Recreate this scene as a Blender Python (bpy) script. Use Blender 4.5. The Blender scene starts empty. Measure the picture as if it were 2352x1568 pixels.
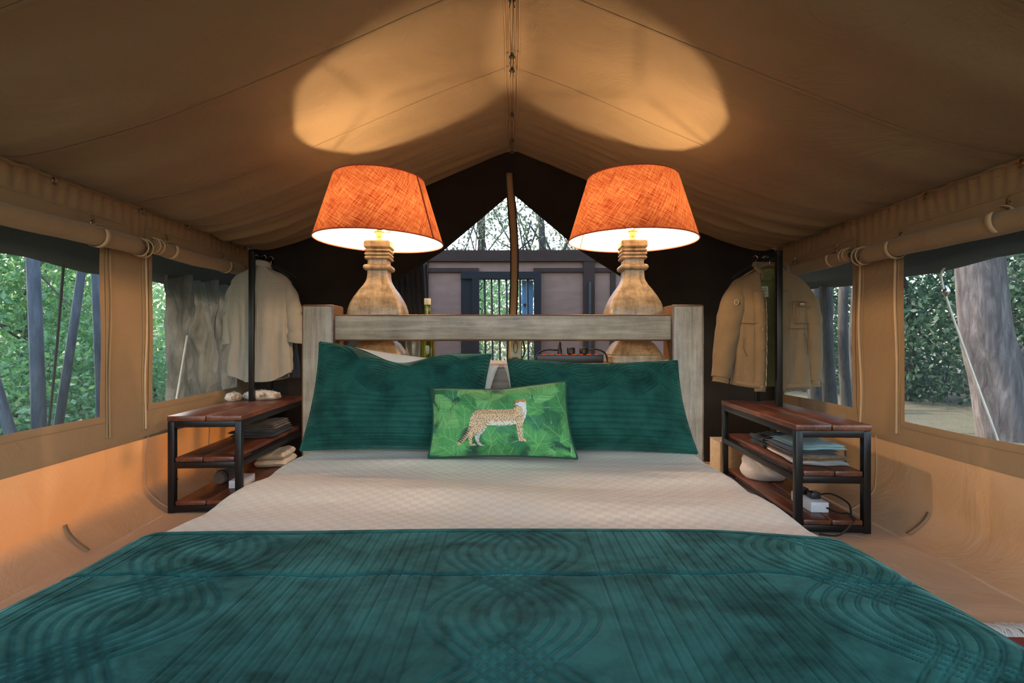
import bpy, bmesh, math, random
import numpy as np
from mathutils import Vector, Matrix
C = bpy.context.scene.collection
sc = bpy.context.scene
R = math.radians
PI = math.pi
random.seed(7); np.random.seed(7)

# ------------------------------------------------------------------ camera, sky, sun, exposure
F = 1200.0; CX, CY, CZ = 1176.0, 784.0, 0.88
cam = bpy.data.cameras.new('camera'); cam.sensor_width = 36; cam.lens = 36*F/2352; cam.clip_start = .02
co = bpy.data.objects.new('camera', cam); co.location = (0, 0, CZ); co.rotation_euler = (PI/2, 0, 0)
C.objects.link(co); sc.camera = co
sc.view_settings.view_transform = 'Standard'; sc.view_settings.look = 'None'
sc.view_settings.gamma = 1; sc.view_settings.use_curve_mapping = False
sc.view_settings.exposure = 0.66
w = bpy.data.worlds.new('sky'); sc.world = w; w.use_nodes = True
nt = w.node_tree; nt.nodes.clear()
sk = nt.nodes.new('ShaderNodeTexSky'); sk.sky_type = 'NISHITA'; sk.sun_disc = False
sk.sun_elevation = R(40); sk.sun_rotation = R(-60); sk.air_density = 1.3; sk.dust_density = 2.5; sk.ozone_density = 1.0
bg = nt.nodes.new('ShaderNodeBackground'); bg.inputs[1].default_value = 0.90
wo = nt.nodes.new('ShaderNodeOutputWorld')
nt.links.new(sk.outputs[0], bg.inputs[0]); nt.links.new(bg.outputs[0], wo.inputs[0])
sl = bpy.data.lights.new('sun', 'SUN'); sl.energy = 5.5; sl.angle = R(1.5); sl.color = (1, .9, .74)
so = bpy.data.objects.new('sun', sl); C.objects.link(so); so.location = (-8, 3, 8)
so.rotation_euler = Vector((1, -.35, -.95)).to_track_quat('-Z', 'Y').to_euler()
BULB = 1500.0        # radiance of the lamp bulbs

# ------------------------------------------------------------------ helpers
def at(px, py, Y):
    return Vector(((px-CX)/F*Y, Y, CZ+(CY-py)/F*Y))
def woff(p):
    v = Vector((0, 0, 0))
    while p is not None:
        v += p.location; p = p.parent
    return v
def tag(o, label=None, cat=None, group=None, kind=None):
    if label: o['label'] = label
    if cat: o['category'] = cat
    if group: o['group'] = group
    if kind: o['kind'] = kind
    return o
def empty(name, loc=(0, 0, 0), label=None, cat=None, group=None):
    o = bpy.data.objects.new(name, None); o.location = loc; C.objects.link(o); o.empty_display_size = .05
    return tag(o, label, cat, group)
def link(name, me, mat, parent=None, smooth=True):
    if mat is not None:
        for m in (mat if isinstance(mat, (list, tuple)) else [mat]): me.materials.append(m)
    o = bpy.data.objects.new(name, me); C.objects.link(o)
    if parent is not None:
        off = woff(parent)
        if off.length > 0: me.transform(Matrix.Translation(-off))
        o.parent = parent
    if smooth and len(me.polygons): me.polygons.foreach_set('use_smooth', np.ones(len(me.polygons), dtype=bool))
    return o
def npmesh(name, V, Fc):
    V = np.asarray(V, dtype=np.float32).reshape(-1, 3); Fc = np.asarray(Fc, dtype=np.int32)
    me = bpy.data.meshes.new(name); k = Fc.shape[1]
    me.vertices.add(len(V)); me.vertices.foreach_set('co', V.ravel())
    me.loops.add(Fc.size); me.loops.foreach_set('vertex_index', Fc.ravel())
    me.polygons.add(len(Fc)); me.polygons.foreach_set('loop_start', np.arange(0, Fc.size, k, dtype=np.int32))
    me.update(calc_edges=True); me.validate(); return me
def gridfaces(nu, nv, cu=False, cv=False, mask=None, base=0):
    iu = np.arange(nu if cu else nu-1); iv = np.arange(nv if cv else nv-1)
    a, b = np.meshgrid(iu, iv, indexing='ij')
    if mask is not None: a, b = a[mask], b[mask]
    a = a.ravel(); b = b.ravel(); a2 = (a+1) % nu; b2 = (b+1) % nv
    return np.stack([a*nv+b, a2*nv+b, a2*nv+b2, a*nv+b2], 1)+base
def grid(name, P, mat, parent=None, cu=False, cv=False, mask=None, flip=False, thick=0):
    P = np.asarray(P); nu, nv = P.shape[:2]
    f = gridfaces(nu, nv, cu, cv, mask)
    if flip: f = f[:, ::-1]
    o = link(name, npmesh(name, P, f), mat, parent)
    if thick:
        m = o.modifiers.new('s', 'SOLIDIFY'); m.thickness = thick; m.offset = 0
    return o
class MB:
    def __init__(s): s.v = []; s.f = []
    def add(s, V, Fc):
        b = len(s.v); s.v += [tuple(x) for x in V]; s.f += [tuple(i+b for i in f) for f in Fc]; return s
    def box(s, c, d, M=None, bev=0):
        bm = bmesh.new(); bmesh.ops.create_cube(bm, size=1)
        for v in bm.verts: v.co = Vector((v.co.x*d[0], v.co.y*d[1], v.co.z*d[2]))
        if bev: bmesh.ops.bevel(bm, geom=bm.edges[:], offset=bev, segments=2, affect='EDGES', profile=.5)
        bm.verts.index_update()
        V = [(M @ v.co if M else v.co)+Vector(c) for v in bm.verts]
        s.add(V, [[v.index for v in f.verts] for f in bm.faces]); bm.free(); return s
    def tube(s, pts, r, n=8, cap=True):
        pts = [Vector(p) for p in pts]; rs = r if isinstance(r, (list, tuple)) else [r]*len(pts)
        V = []; up = None
        for i, p in enumerate(pts):
            t = (pts[min(i+1, len(pts)-1)]-pts[max(i-1, 0)]).normalized()
            if up is None: up = t.orthogonal().normalized()
            up = (up-t*up.dot(t)); up = up.normalized() if up.length > 1e-6 else t.orthogonal().normalized()
            b = t.cross(up)
            V += [p+(up*math.cos(2*PI*k/n)+b*math.sin(2*PI*k/n))*rs[i] for k in range(n)]
        Fc = [(i*n+k, i*n+(k+1) % n, (i+1)*n+(k+1) % n, (i+1)*n+k) for i in range(len(pts)-1) for k in range(n)]
        if cap: Fc += [tuple(range(n))[::-1], tuple((len(pts)-1)*n+k for k in range(n))]
        return s.add(V, Fc)
    def lathe(s, prof, c=(0, 0, 0), n=24):
        V = [(c[0]+r*math.cos(2*PI*k/n), c[1]+r*math.sin(2*PI*k/n), c[2]+z) for r, z in prof for k in range(n)]
        Fc = [(i*n+k, i*n+(k+1) % n, (i+1)*n+(k+1) % n, (i+1)*n+k) for i in range(len(prof)-1) for k in range(n)]
        Fc += [tuple(range(n))[::-1], tuple((len(prof)-1)*n+k for k in range(n))]
        return s.add(V, Fc)
    def build(s, name, mat, parent=None, smooth=False):
        me = bpy.data.meshes.new(name); me.from_pydata(s.v, [], s.f); me.validate(); me.update()
        o = link(name, me, mat, parent, smooth)
        if smooth == 'auto': shade_auto(o)
        return o
def shade_auto(o, ang=40):
    me = o.data; bm = bmesh.new(); bm.from_mesh(me)
    for e in bm.edges: e.smooth = e.calc_face_angle(0) < R(ang)
    for f in bm.faces: f.smooth = True
    bm.to_mesh(me); bm.free()
def box(name, c, d, mat, parent=None, M=None, bev=0):
    return MB().box(c, d, M, bev).build(name, mat, parent, 'auto' if bev else False)
def tube(name, pts, r, mat, parent=None, n=8):
    return MB().tube(pts, r, n).build(name, mat, parent, 'auto')
def spline(pts, n=40):
    pts = [Vector(p) for p in pts]; out = []; m = len(pts)-1
    for i in range(n+1):
        t = i/n*m; k = min(int(t), m-1); u = t-k
        p0, p1, p2, p3 = pts[max(k-1, 0)], pts[k], pts[k+1], pts[min(k+2, m)]
        out.append(.5*((2*p1)+(p2-p0)*u+(2*p0-5*p1+4*p2-p3)*u*u+(3*p1-p0-3*p2+p3)*u**3))
    return out
def sstep(a, b, x):
    t = np.clip((np.asarray(x, float)-a)/(b-a), 0, 1); return t*t*(3-2*t)
def snoise(x, y, seed=0, octs=5, f0=1.0, gain=.55):
    r = np.random.RandomState(seed); h = 0; amp = 1; f = f0
    for _ in range(octs):
        for _k in range(3):
            a = r.rand()*2*PI; h = h+amp*np.sin(f*(x*math.cos(a)+y*math.sin(a))*2*PI*(.7+.6*r.rand())+r.rand()*6.28)/3
        f *= 1.9; amp *= gain
    return h

# ------------------------------------------------------------------ materials
class N:
    def __init__(s, name):
        s.m = bpy.data.materials.new(name); s.m.use_nodes = True; s.t = s.m.node_tree; s.t.nodes.clear()
        s.out = s.t.nodes.new('ShaderNodeOutputMaterial')
    def n(s, typ, **kw):
        nd = s.t.nodes.new('ShaderNode'+typ)
        for k, v in kw.items(): setattr(nd, k, v)
        return nd
    def set(s, nd, **kw):
        for k, v in kw.items():
            i = nd.inputs[k.replace('_', ' ')]
            if isinstance(v, bpy.types.NodeSocket): s.t.links.new(v, i)
            else: i.default_value = v
        return nd
    def l(s, a, b): s.t.links.new(a, b)
    def coords(s, scale=(1, 1, 1), rot=(0, 0, 0), src='Object'):
        tc = s.n('TexCoord'); mp = s.n('Mapping'); mp.inputs['Scale'].default_value = scale; mp.inputs['Rotation'].default_value = rot
        s.l(tc.outputs[src], mp.inputs[0]); return mp.outputs[0]
    def noise(s, scale, detail=4, rough=.55, vec=None, dist=0):
        nd = s.n('TexNoise'); s.set(nd, Scale=scale, Detail=detail, Roughness=rough, Distortion=dist)
        s.l(vec if vec is not None else s.coords(), nd.inputs['Vector']); return nd.outputs['Fac']
    def ramp(s, fac, stops):
        nd = s.n('ValToRGB'); e = nd.color_ramp.elements
        while len(e) < len(stops): e.new(.5)
        for el, (p, c) in zip(e, stops): el.position = p; el.color = (*c, 1) if len(c) == 3 else c
        s.l(fac, nd.inputs[0]); return nd.outputs[0]
    def mix(s, fac, a, b, mode='MIX'):
        nd = s.n('Mix', data_type='RGBA', blend_type=mode)
        for i, v in ((0, fac), (6, a), (7, b)):
            if isinstance(v, bpy.types.NodeSocket): s.l(v, nd.inputs[i])
            else: nd.inputs[i].default_value = v if i == 0 else ((*v, 1) if len(v) == 3 else v)
        return nd.outputs[2]
    def bump(s, h, st=.3, dist=.002):
        nd = s.n('Bump'); s.set(nd, Strength=st, Distance=dist); s.l(h, nd.inputs['Height']); return nd.outputs[0]
    def bsdf(s, color, rough=.7, normal=None, **kw):
        b = s.n('BsdfPrincipled')
        if isinstance(color, bpy.types.NodeSocket): s.l(color, b.inputs['Base Color'])
        else: b.inputs['Base Color'].default_value = (*color, 1)
        s.set(b, Roughness=rough)
        if normal is not None: s.l(normal, b.inputs['Normal'])
        for k, v in kw.items(): s.set(b, **{k: v})
        return b.outputs[0]
    def done(s, sh): s.l(sh, s.out.inputs[0]); return s.m
def plain(name, col, rough=.6, metal=0, var=.12, scale=40, bump=0, **kw):
    n = N(name); f = n.noise(scale)
    c = n.ramp(f, [(.3, tuple(x*(1-var) for x in col)), (.7, tuple(min(1, x*(1+var)) for x in col))])
    return n.done(n.bsdf(c, rough, n.bump(f, bump, .003) if bump else None, Metallic=metal, **kw))
def cloth(name, col, rough=.9, var=.12, scale=6, weave=500, trans=None, tcol=None, sheen=.15, bump=.15, crumple=0):
    n = N(name); f = n.noise(scale, 5); wv = n.noise(weave, 2)
    c = n.ramp(f, [(.3, tuple(x*(1-var) for x in col)), (.7, tuple(min(1, x*(1+var)) for x in col))])
    c = n.mix(.25, c, n.ramp(wv, [(.3, tuple(x*.75 for x in col)), (.7, tuple(min(1, x*1.25) for x in col))]))
    nm = n.bump(wv, bump, .001)
    if crumple:
        cr = n.noise(3.2, 5, .55, None, 1.4); b2 = n.n('Bump'); n.set(b2, Strength=crumple, Distance=.03); n.l(cr, b2.inputs['Height']); n.l(nm, b2.inputs['Normal']); nm = b2.outputs[0]
    sh = n.bsdf(c, rough, nm, Sheen_Weight=sheen, Specular_IOR_Level=.2)
    if trans:
        tr = n.n('BsdfTranslucent'); tr.inputs[0].default_value = (*tcol, 1)
        mx = n.n('MixShader'); mx.inputs[0].default_value = trans; n.l(sh, mx.inputs[1]); n.l(tr.outputs[0], mx.inputs[2]); sh = mx.outputs[0]
    return n.done(sh)
def screen(name, alpha, col):
    n = N(name); v = n.coords(scale=(1, 3, 60)); f = n.noise(22, 5, .7, v)
    v2 = n.coords(scale=(1, 260, 4)); f2 = n.noise(5, 3, .6, v2)
    tr = n.n('BsdfTransparent'); d = n.n('BsdfDiffuse'); d.inputs[0].default_value = (*col, 1)
    tl = n.n('BsdfTranslucent'); tl.inputs[0].default_value = (*col, 1)
    a = n.n('AddShader'); n.l(d.outputs[0], a.inputs[0]); n.l(tl.outputs[0], a.inputs[1])
    m0 = n.n('Math', operation='ADD'); n.l(f, m0.inputs[0]); n.l(f2, m0.inputs[1])
    fr = n.n('MapRange'); n.set(fr, From_Min=.7, From_Max=1.3, To_Min=alpha-.14, To_Max=alpha+.14); n.l(m0.outputs[0], fr.inputs[0])
    mx = n.n('MixShader'); n.l(fr.outputs[0], mx.inputs[0]); n.l(tr.outputs[0], mx.inputs[1]); n.l(a.outputs[0], mx.inputs[2])
    return n.done(mx.outputs[0])
def timber(name, dark, mid, light, scale, axis, rough=.5, edge=None, spots=True):
    n = N(name); sv = [14, 14, 14]; sv[axis] = .9
    v = n.coords(scale=tuple(sv)); f = n.noise(scale*3.2, 8, .6, v, .35)
    g = n.noise(6, 6, .6); fine = n.noise(160, 3, .7)
    c = n.ramp(f, [(.32, dark), (.5, mid), (.66, light)])
    c = n.mix(.45, c, n.ramp(g, [(.36, dark), (.5, mid), (.62, light)]))
    if spots: c = n.mix(.10, c, n.ramp(fine, [(.33, tuple(x*.5 for x in dark)), (.5, mid), (.7, light)]))
    if False:
        ge = n.n('NewGeometry')
        er = n.ramp(ge.outputs['Pointiness'], [(.505, (0, 0, 0)), (.56, (1, 1, 1))])
        c = n.mix(er, c, edge)
    return n.done(n.bsdf(c, rough, n.bump(f, .12, .002)))

M = {}
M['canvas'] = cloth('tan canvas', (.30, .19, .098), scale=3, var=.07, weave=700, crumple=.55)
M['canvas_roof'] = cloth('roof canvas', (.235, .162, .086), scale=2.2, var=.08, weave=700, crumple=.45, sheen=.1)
M['canvas_web'] = cloth('canvas webbing', (.30, .19, .10), weave=900)
M['piping'] = cloth('pale welt', (.52, .37, .22))
M['pvc'] = cloth('groundsheet pvc', (.74, .47, .275), rough=.55, scale=2.5, var=.1, trans=.32, tcol=(.30, .092, .014), sheen=0, bump=.05, crumple=.5)
M['pvc_floor'] = cloth('groundsheet floor', (.58, .39, .25), rough=.5, scale=2.5, var=.14, sheen=0, bump=.05, crumple=.35)
M['black_canvas'] = cloth('dark shade canvas', (.019, .014, .011), scale=4, var=.35)
M['screen'] = screen('window gauze', .28, (.024, .033, .037))
M['screen_back'] = screen('door gauze', .20, (.045, .040, .037))
M['fly'] = cloth('flysheet', (.012, .013, .0125), scale=3)
M['grey_timber'] = timber('limewashed timber along x', (.13, .088, .058), (.31, .225, .155), (.48, .37, .27), 1.6, 0, .5, (.10, .04, .015))
M['grey_timber_v'] = timber('limewashed timber upright', (.14, .09, .057), (.32, .228, .152), (.48, .365, .258), 1.6, 2, .5, (.12, .045, .015))
M['worn_edge'] = timber('bare brown timber', (.07, .026, .01), (.13, .05, .02), (.20, .09, .04), 1.6, 0, .4, spots=False)
n = N('turned lamp timber'); g1 = n.noise(2.4, 6, .7, n.coords(scale=(3, 3, 9)), .5); g2 = n.noise(2, 6, .7, n.coords(scale=(16, 16, 2.2)), .6)
lc = n.mix(.5, n.ramp(g1, [(.36, (.05, .026, .012)), (.5, (.30, .19, .10)), (.66, (.50, .36, .22))]), n.ramp(g2, [(.33, (.04, .022, .01)), (.5, (.32, .21, .11)), (.68, (.52, .39, .25))]))
M['lamp_wood'] = n.done(n.bsdf(lc, .34, n.bump(g2, .15, .003)))
M['red_timber'] = timber('oiled red timber', (.045, .013, .006), (.125, .037, .018), (.235, .078, .04), 1.4, 1, .32, spots=False)
M['steel'] = plain('black painted steel', (.012, .011, .011), .35, .4)
M['chrome'] = plain('chrome', (.7, .68, .65), .2, 1, .05)
M['brass'] = plain('brass', (.75, .52, .2), .25, 1, .08)
M['antique'] = plain('antique brass hook', (.30, .19, .1), .35, 1, .1)
M['white_plastic'] = plain('white plastic', (.72, .7, .68), .35, var=.03)
M['black_plastic'] = plain('black plastic', (.015, .015, .015), .4)
M['cream'] = cloth('cream cotton', (.62, .52, .38), weave=900)
M['shirt'] = cloth('linen shirt', (.31, .275, .23), weave=900, scale=9, var=.06, crumple=.5, trans=.12, tcol=(.3, .26, .2))
M['khaki'] = cloth('khaki twill', (.17, .112, .06), weave=900, scale=9, crumple=.6)
M['khaki_dark'] = cloth('khaki seam', (.08, .05, .025), weave=900)
M['navy'] = cloth('navy cloth', (.018, .03, .05))
M['black_cloth'] = cloth('black cloth', (.012, .012, .013))
M['charcoal'] = cloth('charcoal jersey', (.06, .055, .065))
M['mint'] = cloth('mint jersey', (.42, .58, .56))
M['orange_print'] = cloth('orange patterned cotton', (.35, .17, .05), var=.75, scale=70)
M['white_cotton'] = cloth('white cotton', (.66, .6, .55), crumple=.8)
M['trouser'] = cloth('taupe trouser cloth', (.13, .085, .06))
M['card'] = plain('cardboard', (.42, .29, .16), .85)
M['pillow_white'] = cloth('pillow cotton', (.72, .62, .52), weave=900)
M['base_fabric'] = cloth('bed base upholstery', (.38, .29, .2), weave=500, bump=.5)
M['rope_white'] = cloth('white guy rope', (.8, .74, .64))
M['rope_dark'] = cloth('dark guy rope', (.06, .055, .05))
n = N('quilted lining'); v = n.coords(scale=(1, 1, 1)); f = n.noise(12)
sx = n.n('SeparateXYZ'); n.l(v, sx.inputs[0])
def diag(sign):
    a = n.n('Math', operation='MULTIPLY_ADD'); n.l(sx.outputs[0], a.inputs[0]); a.inputs[1].default_value = sign; n.l(sx.outputs[2], a.inputs[2])
    b = n.n('Math', operation='MULTIPLY'); n.l(a.outputs[0], b.inputs[0]); b.inputs[1].default_value = 150
    c = n.n('Math', operation='SINE'); n.l(b.outputs[0], c.inputs[0])
    d = n.n('Math', operation='ABSOLUTE'); n.l(c.outputs[0], d.inputs[0]); return d.outputs[0]
mn = n.n('Math', operation='MINIMUM'); n.l(diag(1), mn.inputs[0]); n.l(diag(-1), mn.inputs[1])
M['lining'] = n.done(n.bsdf(n.ramp(f, [(.3, (.15, .14, .045)), (.7, (.21, .19, .07))]), .8, n.bump(n.ramp(mn.outputs[0], [(0, (0, 0, 0)), (.35, (1, 1, 1))]), .6, .004)))
# velvet: nap brushed in patches changes how rough the pile lies
def velvet(name, c0, c1, fine_axis):
    n = N(name); f = n.noise(7, 6, .65, None, .6); f2 = n.noise(26, 4, .6)
    v = n.coords(scale=(220, 1, 1) if fine_axis == 0 else (1, 1, 220)); st = n.noise(4, 2, .5, v)
    ff = n.n('Math', operation='MULTIPLY_ADD'); n.l(f2, ff.inputs[0]); ff.inputs[1].default_value = .35
    hh = n.n('Math', operation='MULTIPLY'); n.l(f, hh.inputs[0]); hh.inputs[1].default_value = .75; n.l(hh.outputs[0], ff.inputs[2])
    c = n.ramp(ff.outputs[0], [(.42, c0), (.64, c1)])
    sh = n.n('MapRange'); n.set(sh, From_Min=.42, From_Max=.64, To_Min=.15, To_Max=.5); n.l(ff.outputs[0], sh.inputs[0])
    return n.done(n.bsdf(c, .75, n.bump(st, .12, .001), Sheen_Weight=sh.outputs[0], Sheen_Roughness=.35, Sheen_Tint=(.26, .6, .52, 1), Specular_IOR_Level=.15))
M['velvet'] = velvet('green quilt velvet', (.005, .034, .027), (.017, .092, .076), 0)
M['velvet_p'] = velvet('green pillow velvet', (.004, .034, .026), (.011, .072, .052), 0)
# satin check sheet
n = N('satin check sheet'); ck = n.n('TexChecker'); n.set(ck, Scale=1.0); ck.inputs['Color1'].default_value = (1, 1, 1, 1); ck.inputs['Color2'].default_value = (0, 0, 0, 1)
n.l(n.coords(scale=(52, 52, .001)), ck.inputs['Vector'])
rr = n.n('MapRange'); n.set(rr, To_Min=.34, To_Max=.62); n.l(ck.outputs['Fac'], rr.inputs[0])
cc = n.mix(ck.outputs['Fac'], (.93, .745, .555), (.85, .65, .465)); fw = n.noise(900, 2)
M['sheet'] = n.done(n.bsdf(cc, rr.outputs[0], n.bump(fw, .06, .001), Specular_IOR_Level=.45, Sheen_Weight=.1))
# shade: red linen outside, white lining inside, lets lamplight through
n = N('red linen shade'); geo = n.n('NewGeometry')
def weave(ang, s1, s2, lo, hi):
    v = n.coords(scale=(s1, s1, s2), rot=(0, 0, 0), src='Object')
    return n.ramp(n.noise(1, 5, .72, v, .2), [(lo, (0, 0, 0)), (hi, (1, 1, 1))])
uvn = n.n('UVMap')
def wv(rot, su, sv, lo, hi, det=4):
    m0 = n.n('Mapping'); m0.inputs['Rotation'].default_value = (0, 0, R(rot)); n.l(uvn.outputs[0], m0.inputs[0])
    mp = n.n('Mapping'); mp.inputs['Scale'].default_value = (su, sv, 1)
    n.l(m0.outputs[0], mp.inputs[0]); return n.ramp(n.noise(1, det, .7, mp.outputs[0]), [(lo, (0, 0, 0)), (hi, (1, 1, 1))])
w1 = wv(33, 14, 420, .36, .62); w2 = wv(-57, 14, 420, .36, .62); w3 = wv(-60, 9, 170, .34, .6); w4 = wv(30, 9, 170, .34, .6)
mul = n.mix(.5, w1, w2); mul2 = n.mix(.5, w3, w4); wall = n.mix(.45, mul, mul2)
tcol = n.ramp(wall, [(.32, (.036, .003, .002)), (.52, (.128, .031, .012)), (.72, (.185, .083, .033))])
oc = n.ramp(wall, [(.2, (.22, .014, .008)), (.5, (.42, .035, .016)), (.8, (.55, .08, .035))])
dcol = n.mix(geo.outputs['Backfacing'], oc, (.90, .82, .72))
dd = n.n('BsdfDiffuse'); n.l(dcol, dd.inputs[0]); tt = n.n('BsdfTranslucent'); n.l(tcol, tt.inputs[0])
ad = n.n('MixShader'); ad.inputs[0].default_value = .5; n.l(dd.outputs[0], ad.inputs[1]); n.l(tt.outputs[0], ad.inputs[2])
M['shade'] = n.done(ad.outputs[0])
M['shade_rim'] = cloth('shade piping', (.36, .05, .025))
n = N('lit bulb'); em = n.n('Emission'); em.inputs[0].default_value = (1, .69, .40, 1); em.inputs[1].default_value = BULB; M['bulb'] = n.done(em.outputs[0])
n = N('red indicator'); em = n.n('Emission'); em.inputs[0].default_value = (1, .12, .04, 1); em.inputs[1].default_value = .35; M['led'] = n.done(em.outputs[0])
def glass(name, col, rough=.03):
    n = N(name); g = n.bsdf(col, rough, None, Transmission_Weight=.95, IOR=1.45); return n.done(g)
M['olive_glass'] = glass('olive bottle glass', (.42, .42, .03)); M['clear_glass'] = glass('clear glass', (.9, .9, .86))
def leafmat(name, a, b, c):
    n = N(name); oi = n.noise(2.2, 3, .6); f = n.noise(45, 2)
    col = n.mix(.55, n.ramp(oi, [(.3, a), (.5, b), (.7, c)]), n.ramp(f, [(.3, a), (.5, b), (.72, c)]))
    d = n.bsdf(col, .45); t = n.n('BsdfTranslucent'); n.l(col, t.inputs[0])
    mx = n.n('MixShader'); mx.inputs[0].default_value = .45; n.l(d, mx.inputs[1]); n.l(t.outputs[0], mx.inputs[2]); return n.done(mx.outputs[0])
M['leaf_bright'] = leafmat('bright leaves', (.05, .14, .05), (.13, .30, .10), (.40, .58, .36))  # palest tone raised to paint glints of light on the leaves
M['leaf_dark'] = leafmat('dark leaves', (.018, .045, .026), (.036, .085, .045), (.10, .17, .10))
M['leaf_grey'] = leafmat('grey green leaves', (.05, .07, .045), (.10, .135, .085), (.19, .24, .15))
def bark(name, a, b, c):
    n = N(name); v = n.coords(scale=(9, 9, 1.6)); f = n.noise(2, 7, .65, v, .5)
    return n.done(n.bsdf(n.ramp(f, [(.3, a), (.5, b), (.7, c)]), .9, n.bump(f, .8, .02)))
M['bark_blue'] = bark('blue grey stem bark', (.05, .06, .075), (.085, .10, .12), (.14, .16, .185))
M['bark'] = bark('grey brown bark', (.045, .036, .033), (.10, .083, .078), (.19, .165, .158))
M['bark_dark'] = bark('dark bark', (.014, .012, .011), (.035, .031, .028), (.085, .078, .072))
n = N('leaf litter'); f = n.noise(5, 8, .7); f2 = n.noise(60, 3)
M['ground'] = n.done(n.bsdf(n.mix(.4, n.ramp(f, [(.3, (.05, .045, .025)), (.55, (.09, .085, .05)), (.75, (.06, .09, .04))]), n.ramp(f2, [(.3, (.03, .025, .015)), (.7, (.15, .135, .09))])), .95, n.bump(f2, .8, .02)))
M['sheet_canvas'] = cloth('weathered canvas', (.60, .54, .45), scale=8, var=.2, weave=300, trans=.45, tcol=(.55, .5, .42))
n = N('weathered canvas'); v = n.coords(scale=(1, 2.2, .55)); f = n.noise(5, 7, .7, v, 1.2); f2 = n.noise(2.2, 4, .6)
c = n.mix(.5, n.ramp(f, [(.35, (.20, .185, .16)), (.52, (.42, .395, .345)), (.68, (.60, .565, .50))]), n.ramp(f2, [(.35, (.24, .22, .19)), (.6, (.52, .485, .42))]))
d = n.bsdf(c, .9, n.bump(f, 1.0, .06)); t = n.n('BsdfTranslucent'); n.l(c, t.inputs[0]); n.l(n.bump(f, 1.0, .06), t.inputs[1])
mx = n.n('MixShader'); mx.inputs[0].default_value = .45; n.l(d, mx.inputs[1]); n.l(t.outputs[0], mx.inputs[2]); M['sheet_canvas'] = n.done(mx.outputs[0])
M['mauve_wall'] = cloth('mauve brown boards', (.20, .118, .090), weave=120, var=.1)
M['dark_beam'] = plain('dark stained beam', (.035, .023, .02), .8, Specular_IOR_Level=.05)
M['blue_frame'] = plain('dark blue frame', (.014, .015, .018), .7, Specular_IOR_Level=.1)
M['iron'] = plain('dark iron bar', (.012, .02, .022), .6)
M['blue_paint'] = plain('blue painted shutter', (.12, .30, .50), .6)
n = N('sheepskin'); f = n.noise(24, 4, .6); M['fluff'] = n.done(n.bsdf(n.ramp(f, [(.40, (.22, .13, .08)), (.52, (.60, .50, .40)), (.62, (.72, .62, .52))]), .95, n.bump(n.noise(220, 3), .9, .004), Sheen_Weight=.6))
n = N('woven red rug'); bk = n.n('TexChecker'); n.set(bk, Scale=1.0); n.l(n.coords(scale=(9, 11, 1)), bk.inputs['Vector']); f = n.noise(300, 2)
bk.inputs['Color1'].default_value = (.36, .05, .04, 1); bk.inputs['Color2'].default_value = (.30, .045, .035, 1)
fb = n.ramp(n.noise(4, 1), [(.6, (.34, .05, .04)), (.63, (.03, .03, .12))])
M['rug'] = n.done(n.bsdf(n.mix(.5, bk.outputs[0], fb), .95, n.bump(f, .6, .003)))
M['fringe'] = cloth('cotton fringe', (.62, .55, .47))

# ------------------------------------------------------------------ tent shell
Y0, Y1 = -.45, 3.85
def wallw(Y): return 1.80+.035*np.asarray(Y, float)
def eavez(Y): return 1.53+.016*np.asarray(Y, float)
ZR = 2.285; ZB = .39
def wallx(Y, Z, side=1):
    Y = np.asarray(Y, float); Z = np.asarray(Z, float)
    e = eavez(Y)-Z
    x = wallw(Y)
    x = x-.007*np.exp(-np.maximum(e, 0)/.09)*np.sin(2*PI*Y/.062+2*np.sin(5*Y+side)+e*14*np.sin(9*Y))*sstep(0, .02, e)
    x = x+.007*snoise(Y, Z, 3+side, 3, .9)*sstep(0, .25, e)
    x = x+.010*np.sin(3.1*Y+side)*np.exp(-((Z-.22)/.2)**2)
    x = x-.13*np.clip((.13-Z)/.13, 0, 1)**2
    return x
def roofz(x, Y):
    x = np.asarray(x, float); Y = np.asarray(Y, float); w = wallw(Y); t = np.clip(np.abs(x)/w, 0, 1)
    ez = eavez(Y); sag = .45*t**2*(1-t+1e-9)**.6
    z = ZR-(ZR-ez)*t-sag*(.55+.45*sstep(1.6, 3.6, Y))
    z = z-.10*np.sin(np.clip((Y-.2)/3.65, 0, 1)*PI)*(1-t)
    side = np.sign(x)
    amp = sstep(2.45, 3.5, Y)*(.35+.8*t)*sstep(0, .06, 1-t)*sstep(0, .1, 3.87-Y)
    ph = Y+.10*t+.05*np.sin(2.3*t*3+side)
    z = z-amp*(.0125*np.sin(2*PI*ph/.165+.7*side)+.0065*np.sin(2*PI*ph/.093+1.3*side*t*4))
    for lam, k, sk in ((.21, .022, .12), (.137, .012, -.08)):
        pf = (Y+sk*t+.03*np.sin(4*t+side*1.7))/lam+.35*side
        z = z-amp*k*(1-np.abs(np.sin(PI*pf)))**2.2
    amp2 = (.25+.9*t)*sstep(0, .08, 1-t)*(1-sstep(2.6, 3.4, Y))
    ph2 = Y+.16*t*side*.4+.06*np.sin(3*t+1.1*side)
    z = z-amp2*.0105*(np.sin(2*PI*ph2/.52+.9*side)+.6*np.sin(2*PI*ph2/.31+2.2*t))
    z = z-.006*snoise(x*1.0, Y, 11, 3, .8)*sstep(0, .1, 1-t)*sstep(0, .1, t)
    ez_g = np.exp(-(1-t)*w/.10)*.005*np.sin(2*PI*Y/.085+3*np.sin(4*Y))*sstep(0, .02, 1-t)
    return z-ez_g
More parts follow.
